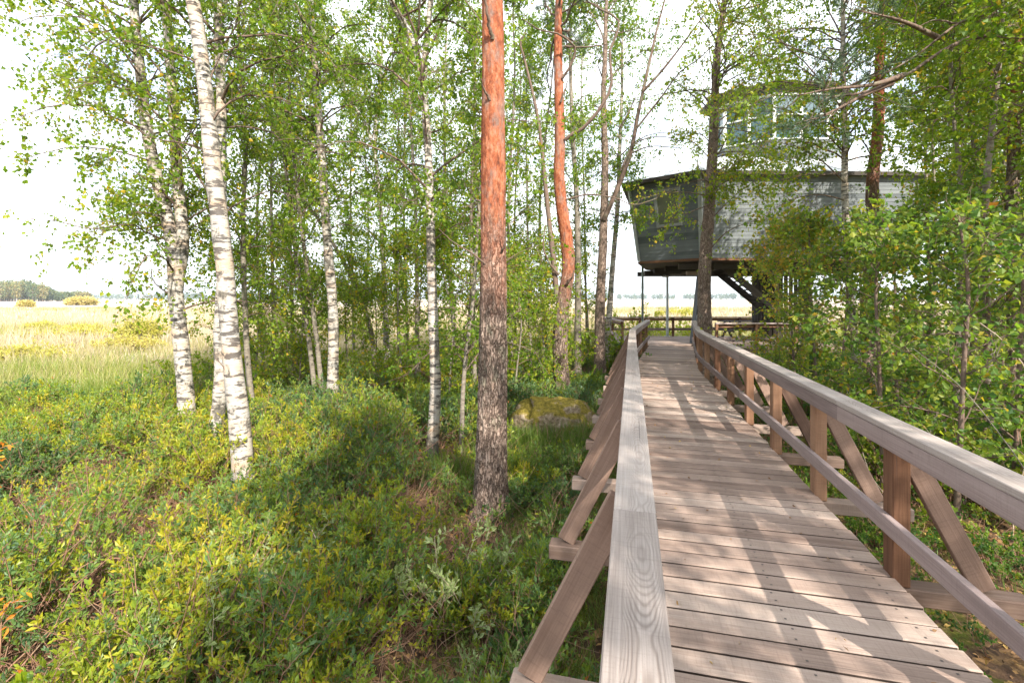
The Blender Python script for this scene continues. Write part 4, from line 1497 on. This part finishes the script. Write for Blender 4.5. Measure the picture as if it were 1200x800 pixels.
rng = np.random.default_rng(77)
left_l = lambda y: -1.12 * y - 1.2
left_r = lambda y: walk_x(y) - 1.22
under = MB()
TONES = lambda xy: .16 + .54 * np.clip((fbm(xy[:, 0] * .55 + 20, xy[:, 1] * .55, 12) - .28) / .46, 0, 1)
for (y0, y1, n, leaf, stems, per, hh) in ((1.3, 2.6, 54, .033, 26, 64, .56), (2.6, 4.2, 112, .035, 26, 64, .62), (4.2, 6.5, 200, .041, 24, 56, .64), (6.5, 9.5, 290, .050, 18, 46, .62), (9.5, 13, 360, .062, 13, 36, .55), (13, 20, 420, .078, 10, 27, .55)):
    xy = scatter(n, y0, y1, left_l, left_r, rng)
    # thin out where the meadow begins and in mossy clearings
    cl = fbm(xy[:, 0] * 1.1 + 3, xy[:, 1] * 1.1 + 8, 21)
    shade = np.exp(-(((xy[:, 0] - .6) / 1.6) ** 2 + ((xy[:, 1] - 5.2) / 1.7) ** 2))
    keep = (xy[:, 1] < edge_y(xy[:, 0]) + rng.normal(size=len(xy)) * .7) & (cl > .475) & (rng.random(len(xy)) > .55 * shade) & (((xy[:, 0] - bc[0]) / 1.15) ** 2 + ((xy[:, 1] - bc[1] + .6) / 1.3) ** 2 > 1)
    xy = xy[keep]
    h = hh * rng.uniform(.55, 1.4, len(xy)) * (.5 + 1.0 * fbm(xy[:, 0] * .6, xy[:, 1] * .6, 31))
    h *= np.where(np.abs(xy[:, 0] - left_r(xy[:, 1])) < 1.2, .65, 1)
    tone = np.clip(TONES(xy) - .08 * np.clip((xy[:, 0] + .09 * xy[:, 1] + 1.2) / 1.4, 0, 1) + rng.normal(size=len(xy)) * .17, 0, .95)
    shrub_batch(under, xy, h, np.full(len(xy), .20), leaf, .40, stems, per, tone, rng)
# low carpet of bilberry between them
for (y0, y1, n, leaf, per) in ((1.3, 4, 240, .019, 22), (4, 7, 320, .026, 20), (7, 12, 420, .036, 16)):
    xy = scatter(n, y0, y1, left_l, left_r, rng)
    keep = (xy[:, 1] < edge_y(xy[:, 0])) & (((xy[:, 0] - bc[0]) / .95) ** 2 + ((xy[:, 1] - bc[1]) / .7) ** 2 > 1)
    xy = xy[keep]
    shrub_batch(under, xy, rng.uniform(.12, .26, len(xy)), np.full(len(xy), .3), leaf, .55, 4, per, np.clip(TONES(xy) + .05, 0, .9), rng, K=4)
# dead stems
xy = scatter(5200, 1.4, 9, left_l, left_r, rng)
b = np.column_stack([xy, ground_z(xy[:, 0], xy[:, 1])])
P = wander(b, norm(UP + rng.normal(size=b.shape) * .75), rng.uniform(.2, .6, len(b)), 5, rng, .6, .2)
tubes(under, P, np.full((len(b), 5), .0032) * np.linspace(1, .4, 5), 3, 1, rng=rng)
# dry reddish heather twigs in the gaps
xy = scatter(9000, 1.4, 11, left_l, left_r, rng)
cl = fbm(xy[:, 0] * 1.1 + 3, xy[:, 1] * 1.1 + 8, 21)
xy = xy[(cl < .50) & (xy[:, 1] < edge_y(xy[:, 0]))]
b = np.column_stack([xy, ground_z(xy[:, 0], xy[:, 1]) - .01])
P = wander(b, norm(UP + rng.normal(size=b.shape) * .5), rng.uniform(.12, .42, len(b)), 5, rng, .7, .1)
tubes(under, P, np.full((len(b), 5), .0022) * np.linspace(1.1, .5, 5) * (1 + xy[:, 1] * .09)[:, None], 3, 1, rng=rng)
put_leaves(under, P, 5, rng, .016, .5, 2, droop=-.3, tmin=.4, tbase=.45)
build_stuff('undergrowth', under, [M['shrub_leaf'], M['red_twig'], leaf_mat('dry_heather', [(0, (.10, .05, .03)), (.5, (.22, .12, .06)), (1, (.30, .25, .07))], trans=.2)])

# right of the walk: low bilberry, seedlings and leaf litter
rgt = MB()
right_l = lambda y: walk_x(y) + 1.05
right_r = lambda y: 1.16 * y + 2.2
for (y0, y1, n, leaf, stems, per, hh) in ((2.0, 4.0, 190, .024, 8, 34, .22), (4.0, 7.0, 330, .03, 8, 32, .32), (7, 11, 340, .04, 8, 28, .5), (11, 16, 300, .06, 8, 24, .6)):
    xy = scatter(n, y0, y1, right_l, right_r, rng)
    cl = fbm(xy[:, 0] * .9, xy[:, 1] * .9 + 30, 25)
    xy = xy[cl > .38]
    dw = xy[:, 0] - right_l(xy[:, 1])
    h = hh * rng.uniform(.6, 1.3, len(xy)) * np.clip(.55 + .3 * dw, .55, 1.4)
    shrub_batch(rgt, xy, h, np.full(len(xy), .34), leaf, .6, stems, per, np.clip(.42 + rng.normal(size=len(xy)) * .16, 0, .85), rng)
# bushy understorey below the saplings
for (y0, y1, n, leaf, h0, h1) in ((4.6, 8, 42, .05, .6, 1.3), (8, 14, 60, .065, .7, 1.4)):
    xy = scatter(n, y0, y1, lambda y: walk_x(y) + 2.2, right_r, rng)
    shrub_batch(rgt, xy, rng.uniform(h0, h1, len(xy)), np.full(len(xy), .8), leaf, .75, 11, 46, np.clip(.42 + rng.normal(size=len(xy)) * .24 + .1, 0, .95), rng, up=.1)
build_stuff('woodland_floor_plants', rgt, [M['alder_leaf'], M['red_twig']])

# fallen leaves
lit_ = MB()
for (xl, xr, n, y0, y1) in ((right_l, right_r, 9000, 1.8, 9), (left_l, left_r, 9000, 1.4, 8), (lambda y: walk_x(y) - 1.0, lambda y: walk_x(y) + 1.2, 2500, 1.5, 12)):
    xy = scatter(n, y0, y1, xl, xr, rng)
    p = np.column_stack([xy, ground_z(xy[:, 0], xy[:, 1]) + rng.uniform(.004, .03, len(xy))])
    d = rng.normal(size=p.shape) * [1, 1, .25]
    L = rng.uniform(.02, .05, len(p))
    leaves(lit_, p, d, L, L * .6, 0, rng.random(len(p)), rng, nbias=None)
sl = rng.uniform(1.0, 16, 170)                     # small leaves blown onto the deck
dl = rng.uniform(-.66, .68, 170)
p = np.array([fr(a, b, DECK + .007)[0] for a, b in zip(sl, dl)])
L = rng.uniform(.016, .036, len(p))
leaves(lit_, p, rng.normal(size=p.shape) * [1, 1, .12], L, L * .6, 0, rng.random(len(p)) * .7 + .3, rng, nbias=None, fold=.1)
build_stuff('leaf_litter', lit_, [leaf_mat('dry_leaf', [(0, (.10, .055, .03)), (.4, (.22, .12, .055)), (.75, (.36, .20, .08)), (1, (.50, .34, .10))], trans=.15, rough=.7)])

# ------------------------------------------------------------------ grass
gm = MB()


def grass(xy, h, w, tone, bend=.35, tv=.12):
    n = len(xy)
    b = np.column_stack([xy, ground_z(xy[:, 0], xy[:, 1]) - .02])
    d = norm(UP + rng.normal(size=b.shape) * bend)
    leaves(gm, b, d, h * rng.uniform(.55, 1.15, n), w, 0, np.clip(tone + rng.normal(size=n) * tv, 0, 1), rng, shape=.3, fold=.1)


def tufted(n, y0, y1, xl, xr, per, spread):
    xy = scatter(n, y0, y1, xl, xr, rng)
    xy = np.repeat(xy, per, 0)
    return xy + rng.normal(size=xy.shape) * spread


# bright tufts round the boulder and along the walk
xy = tufted(420, 6.2, 13, lambda y: walk_x(y) - 3.4, lambda y: walk_x(y) - 1.0, 42, .13)
ok = (((xy[:, 0] - bc[0]) / .82) ** 2 + ((xy[:, 1] - bc[1]) / .58) ** 2 > 1)
grass(xy[ok], .42, .010, .22)
xy = tufted(190, 2.0, 6.5, lambda y: walk_x(y) - 2.1, lambda y: walk_x(y) - .9, 34, .10)
grass(xy, .24, .0055, .3, .5)
xy = tufted(300, 8, 20, left_l, left_r, 30, .18)
grass(xy, .5, .013, .3)
xy = tufted(160, 2.5, 9, right_l, right_r, 20, .1)
grass(xy, .22, .006, .3, .5)
# rim of the meadow, yellow green, then straw
for (o0, o1, n, per, h, w, tone) in ((-1.6, 2.5, 900, 30, .62, .012, .42), (1.5, 7, 1500, 30, .72, .016, .55), (6, 16, 1500, 26, .8, .024, .72)):
    x = rng.uniform(-34, 26, n * 2)
    y = edge_y(x) + rng.uniform(o0, o1, n * 2)
    k = (np.abs(x) < 1.15 * y + 3)
    xy = np.column_stack([x, y])[k][:n]
    k = ~((xy[:, 0] > 3.4) & (xy[:, 0] < 15.2) & (xy[:, 1] > 15.8) & (xy[:, 1] < 21.8))
    xy = np.repeat(xy[k], per, 0)
    xy = xy + rng.normal(size=xy.shape) * .22
    grass(xy, h * .8, w, tone + .10 * (fbm(xy[:, 0] * .2, xy[:, 1] * .2, 3) - .5) * 3)
for (y0, y1, n, per, h, w) in ((22, 48, 1600, 22, .85, .045), (45, 110, 2200, 16, .9, .10)):
    xy = scatter(n, y0, y1, lambda y: -1.12 * y, lambda y: 1.12 * y, rng)
    k = (xy[:, 1] > edge_y(xy[:, 0]) + 5)
    xy = np.repeat(xy[k], per, 0)
    xy = xy + rng.normal(size=xy.shape) * .5
    grass(xy, h, w, .86 - .35 * np.clip((fbm(xy[:, 0] * .06, xy[:, 1] * .16, 9) - .55) / .2, 0, 1), tv=.09)
build_stuff('grass', gm, [M['grass_blade']])

# ------------------------------------------------------------------ single shrubs one can point to


def shrub(name, label, cat, x, y, h, sr, leaf, ratio, stems, per, tone, mat, twig='red_twig', seed=1, group=None, up=.35, spread=.75):
    r = np.random.default_rng(seed)
    m_ = MB()
    shrub_batch(m_, np.array([[x, y]]), np.array([h]), np.array([sr]), leaf, ratio, stems, per, np.array([tone]), r, up=up, spread=spread)
    o = m_.build(name, [M[mat], M[twig]], None, (x, y, float(ground_z(x, y))))
    tag(o, label, cat, group)
    return o


def on_ground(px, py, Y):
    return (px - 600) / F * Y


sh = lambda name, lab, px, Y, *a, **k: shrub(name, lab, 'shrub', (px - 600) / F * Y, Y, *a, **k)
sh('willow_shrub', 'small pale leaved willow shrub below the tall orange pine, light leaf tips', 545, 3.55, .62, .4, .040, .42, 12, 80, .55, 'pale_leaf', 'pale_stick', seed=3)
sh('willow_shrub', 'pale silvery shrub in front of the stout nearest birch, right of its base', 322, 3.9, .66, .5, .036, .40, 16, 80, .55, 'pale_leaf', 'pale_stick', seed=4)
sh('willow_shrub', 'pale green shrub with narrow leaves near the bottom, left of centre', 270, 3.0, .70, .34, .038, .36, 14, 80, .45, 'pale_leaf', 'pale_stick', seed=5)
sh('willow_shrub', 'pale leaved shrub low beside the bottom end of the boardwalk braces', 585, 2.55, .42, .3, .028, .45, 12, 80, .5, 'pale_leaf', 'pale_stick', seed=6)
sh('heath_shrub', 'bright yellow green shrub at the left edge below the meadow', 70, 4.6, .85, .55, .032, .38, 22, 70, .84, 'shrub_leaf', seed=7)
sh('heath_shrub', 'bright green bushy shrub at the foot of the mottled birch', 345, 6.2, .72, .5, .036, .42, 18, 60, .74, 'shrub_leaf', seed=8)
sh('heath_shrub', 'blue green shrub with grey sheen at the bottom left', 150, 2.7, .66, .4, .03, .36, 16, 62, .12, 'shrub_leaf', seed=9)
sh('heath_shrub', 'blue green shrub right below the stout nearest birch', 292, 4.9, .58, .45, .033, .36, 16, 60, .15, 'shrub_leaf', seed=10)
sh('leafy_seedling', 'small broad leaved seedling in the bottom left corner', 48, 2.3, .52, .12, .055, .5, 4, 9, .8, 'birch_leaf', seed=11)
sh('leafy_bush', 'bright green bush behind the left handrail, below the cabin end of the walk', 690, 14.8, 1.5, 1.1, .075, .6, 26, 60, .62, 'birch_leaf', seed=12, up=.1)
sh('leafy_bush', 'tall light green bush at the terrace corner under the cabin window', 742, 23.2, 1.75, 1.6, .11, .6, 30, 60, .8, 'birch_leaf', seed=13, up=.1)
sh('leafy_bush', 'dark green bush tucked against the bend of the left handrail', 727, 14.4, 1.1, .8, .07, .6, 22, 60, .4, 'alder_leaf', seed=14, up=.1)
sh('leafy_bush', 'yellow green bush beyond the terrace railing, behind the bright steel post', 796, 24, 1.2, 1.5, .11, .55, 24, 50, .85, 'birch_leaf', seed=15, up=.1)
sh('leafy_bush', 'loose green bush under the crooked reddish pine, behind the boulder', 626, 12.2, 1.3, 1.1, .07, .65, 22, 46, .6, 'birch_leaf', seed=16, up=.1)
sh('leafy_bush', 'loose green bush left of the orange pine at the edge of the meadow', 525, 13.4, 1.5, 1.3, .075, .65, 22, 46, .55, 'birch_leaf', seed=17, up=.1)
sh('leafy_bush', 'low green bush filling the gap below the strongly leaning birch', 425, 13.6, 1.2, 1.4, .075, .65, 22, 46, .6, 'birch_leaf', seed=18, up=.1)
sh('leafy_bush', 'green bush right of the white forking birch at the meadow edge', 250, 11.2, 1.4, .9, .062, .65, 20, 50, .62, 'birch_leaf', seed=19, up=.1)
sh('leafy_bush', 'green bush behind the close thin pair of birches', 332, 12.4, 1.5, 1.2, .07, .65, 22, 50, .55, 'birch_leaf', seed=20, up=.1)
# rowan sprays with orange leaves at the left edge
for lab, px, py, Y in (('orange autumn leaves of a small rowan shoot at the left edge beside the meadow', 6, 520, 3.6),
                       ('orange leaf spray of a rowan shoot low at the left edge', 12, 705, 2.6)):
    p = at(px, py, Y)
    gz = float(ground_z(p[0] - .1, Y))
    m_ = MB()
    st = resample(np.array([[p[0] - .12, Y, gz], [p[0] - .06, Y, (gz + p[2]) / 2], [p[0], Y, p[2]], [p[0] + .12, Y - .02, p[2] + .02]]), 8)
    tubes(m_, st, np.linspace(.006, .002, 8), 5, 1)
    r = np.random.default_rng(int(px))
    put_leaves(m_, st[None, 4:], 16, r, .045, .45, 0, droop=.3, tbase=.4, off=.02)
    o = m_.build('rowan_shoot', [M['autumn_leaf'], M['red_twig']], None, (p[0] - .12, Y, gz))
    tag(o, lab, 'seedling')
# dead sticks
for lab, pts, w in (('thin pale dead stick leaning in the shrubs left of the pine', [(362, 614, 4.0), (375, 640, 3.95), (391, 669, 3.9)], .012),
                    ('long thin dead branch slanting through the thicket above the right handrail', [(1070, 408, 4.6), (1125, 452, 4.3), (1165, 500, 4.1), (1215, 575, 3.9)], .009),
                    ('short pale broken twig sticking out of the thicket right of the brown pine', [(1148, 378, 5.0), (1165, 390, 4.9), (1182, 405, 4.85)], .012),
                    ('bent twig lying between braces on the right of the boardwalk', [(1011, 530, 4.4), (1020, 556, 4.35), (1043, 588, 4.3)], .010)):
    P = np.array([at(*p) for p in pts])
    lo = P[np.argmin(P[:, 2])]
    P = P[np.argsort(-P[:, 2])]
    gz = float(ground_z(lo[0], lo[1]))
    P = np.vstack([P, [lo[0] + (P[-1, 0] - P[-2, 0]) * .4, lo[1], gz - .02]])
    m_ = MB()
    tubes(m_, resample(P, 14), np.linspace(w * .35, w * .6, 14), 6, 0, wob=.06)
    o = m_.build('dead_stick', [M['thin_bark'] if 'long' in lab else M['pale_stick']], None, tuple(P[-1]))
    tag(o, lab, 'stick')

# ------------------------------------------------------------------ meadow bushes and far woods


def field_bush(lab, px, py, w, h, seed, tone=.55):
    Y = F * (EYE - .05) / (py - HOR)
    x = (px - 600) / F * Y
    wm, hm = w / F * Y, (1.05 if py > 380 else .75) * h / F * Y + .16
    r = np.random.default_rng(seed)
    m_ = MB()
    n = 46
    a = r.random(n) * 2 * np.pi
    rr = np.sqrt(r.random(n))
    xy = np.stack([x + np.cos(a) * rr * wm / 2, Y + np.sin(a) * rr * wm * .3], 1)
    lf = max(.06, Y * .0032)
    shrub_batch(m_, xy, hm * (1.15 - .6 * rr) * r.uniform(.8, 1.1, n), np.full(n, wm * .12), lf, .6, 7, 26, np.full(n, tone), r, up=.1, spread=.6)
    o = m_.build('meadow_bush', [M['field_leaf'], M['twig']], None, (x, Y, float(ground_z(x, Y))))
    tag(o, lab, 'bush')


for i, a in enumerate((('broad low yellow bush in the meadow at the left edge', 20, 424, 115, 16, 1, .5), ('long low yellow green bush patch in the mid meadow', 105, 397, 130, 9, 2, .5),
                       ('small bush far left in the meadow, smaller of two', 48, 389, 34, 6, 3, .5), ('small flat bush in the meadow right of the low patch', 98, 391, 36, 5, 4, .45),
                       ('brownish yellow bush in the meadow left of the forking birch', 150, 412, 70, 15, 5, .62), ('upright yellow leafy bush beside the forking birch in the meadow', 166, 404, 34, 34, 6, .4),
                       ('rounded bush standing by itself before the far bluish treeline', 96, 357.6, 30, 8, 7, .85), ('tiny round bush in front of the wooded knoll', 30, 360, 12, 4, 8, .85),
                       ('pale bush in the meadow gap left of the leaning birch', 408, 398, 60, 12, 9, .5), ('low green bush in the meadow seen under the cabin', 800, 372, 60, 6, 10, .4))):
    field_bush(*a)


def wood_band(name, trees, quad, per, rng, bias=0.0):
    m_ = MB()
    for (x, y, h, w, tone) in trees:
        n = per
        v = rng.normal(size=(n, 3))
        v = norm(v) * (.55 + .45 * rng.random((n, 1)))
        c = np.array([x, y, h * .54]) + v * [w / 2, w / 2, h * .46]
        c[:, 0] += rng.normal(size=n) * w * .05
        d = rng.normal(size=(n, 3))
        leaves(m_, c, d, quad * rng.uniform(.6, 1.4, n), quad * .8, 0, np.clip(tone + rng.normal(size=n) * .16, 0, 1), rng)
        tubes(m_, np.array([[x, y, -.5], [x, y, h * .4], [x, y, h * .8]]), np.array([.25, .2, .08]) * h / 16, 5, 1)
    return build_stuff(name, m_, [M['far_leaf'], M['twig']])


rw = np.random.default_rng(9)
tr = []
for k in range(230):
    x = rw.uniform(-500, -402)
    y = 420 + rw.uniform(-10, 45)
    e = np.clip((-402 - x * 420 / y * 1.0) / 26, .0, 1)
    e = np.clip((-x * F / y - 528) / 40, 0.12, 1)
    tr.append((x, y, rw.uniform(15, 20) * (.30 + .75 * e ** .6), rw.uniform(6, 9), rw.choice([.25, .5, .6, .8])))
wood_band('wooded_knoll', tr, 1.3, 170, rw)
tr = []
for k in range(760):
    x = rw.uniform(-1700, 1700)
    y = 1350 + rw.uniform(0, 120) + 120 * math.sin(x * .004)
    tr.append((x, y, rw.uniform(13, 21) * (.85 + .3 * fbm(x * .01, 3, 4)), rw.uniform(7, 12), rw.choice([.05, .15, .3])))
wood_band('far_treeline', tr, 5.0, 30, rw)

HAZE_D = .0002
# ------------------------------------------------------------------ air, light, sky, camera
hz, nt = new_mat('haze_air')
g = N(nt)
pv_ = g.node('ShaderNodeVolumePrincipled')
pv_.inputs['Color'].default_value = (.80, .90, 1, 1)
pv_.inputs['Density'].default_value = HAZE_D
pv_.inputs['Anisotropy'].default_value = 0.0
ho = g.node('ShaderNodeOutputMaterial')
nt.links.new(pv_.outputs[0], ho.inputs['Volume'])
mb = MB()
X0, X1, Y0_, Y1_, zz0, zz1 = -4100, 4100, -500, 5100, -2.5, 42
V = [(x, y, z) for z in (zz0, zz1) for x, y in ((X0, Y0_), (X1, Y0_), (X1, Y1_), (X0, Y1_))]
mb.add(V, [[3, 2, 1, 0], [4, 5, 6, 7], [0, 1, 5, 4], [1, 2, 6, 5], [2, 3, 7, 6], [3, 0, 4, 7]])
tag(mb.build('haze', [hz]), kind='stuff')

SUN_AZ, SUN_EL = rad(25), rad(38)      # towards the sun: behind the camera, to its right
sd = Vector((math.sin(SUN_AZ) * math.cos(SUN_EL), -math.cos(SUN_AZ) * math.cos(SUN_EL), math.sin(SUN_EL)))
L = bpy.data.lights.new('sun', 'SUN')
L.energy = 4.0
L.angle = rad(.55)
L.color = (1, .93, .82)
lo = bpy.data.objects.new('sun', L)
C.objects.link(lo)
lo.rotation_euler = sd.to_track_quat('Z', 'Y').to_euler()

w = bpy.data.worlds.new('World')
bpy.context.scene.world = w
w.use_nodes = True
nt = w.node_tree
for n_ in list(nt.nodes):
    nt.nodes.remove(n_)
g = N(nt)
sky = g.node('ShaderNodeTexSky', sky_type='NISHITA')
sky.sun_disc = False
sky.sun_elevation = SUN_EL
sky.sun_rotation = math.pi - SUN_AZ
sky.air_density = 1.0
sky.dust_density = 2.5
sky.ozone_density = 1.0
gen = g.coord('Generated')
sp_ = g.sep(gen)
zc = g.math('ADD', g.math('MAXIMUM', sp_[2], 0.0), .12)
pv = g.comb(g.math('DIVIDE', sp_[0], zc), g.math('DIVIDE', sp_[1], zc), 0.0)
cn = g.noise(pv, .9, 7, .58)
cf = g.step(cn, .26, .50)
cloud = g.mix(cf, sky.outputs[0], (5.2, 5.5, 5.8))
bg = g.node('ShaderNodeBackground')
g.put(bg.inputs[0], cloud)
bg.inputs[1].default_value = .15
wo = g.node('ShaderNodeOutputWorld')
nt.links.new(bg.outputs[0], wo.inputs[0])

cam = bpy.data.cameras.new('camera')
cam.lens = 36 * F / 1200
cam.sensor_width = 36
cam.shift_y = -(400 - HOR) / 1200
cam.clip_start = .05
cam.clip_end = 12000
co_ = bpy.data.objects.new('camera', cam)
C.objects.link(co_)
co_.location = (0, 0, EYE)
co_.rotation_euler = (rad(90), 0, 0)
sc = bpy.context.scene
sc.camera = co_
sc.view_settings.view_transform = 'Standard'
sc.view_settings.look = 'None'
sc.view_settings.gamma = 1
sc.view_settings.exposure = 1.48
sc.render.resolution_x, sc.render.resolution_y = 1024, 682
sc.cycles.max_bounces = 6
sc.cycles.transparent_max_bounces = 4
sc.cycles.use_denoising = True
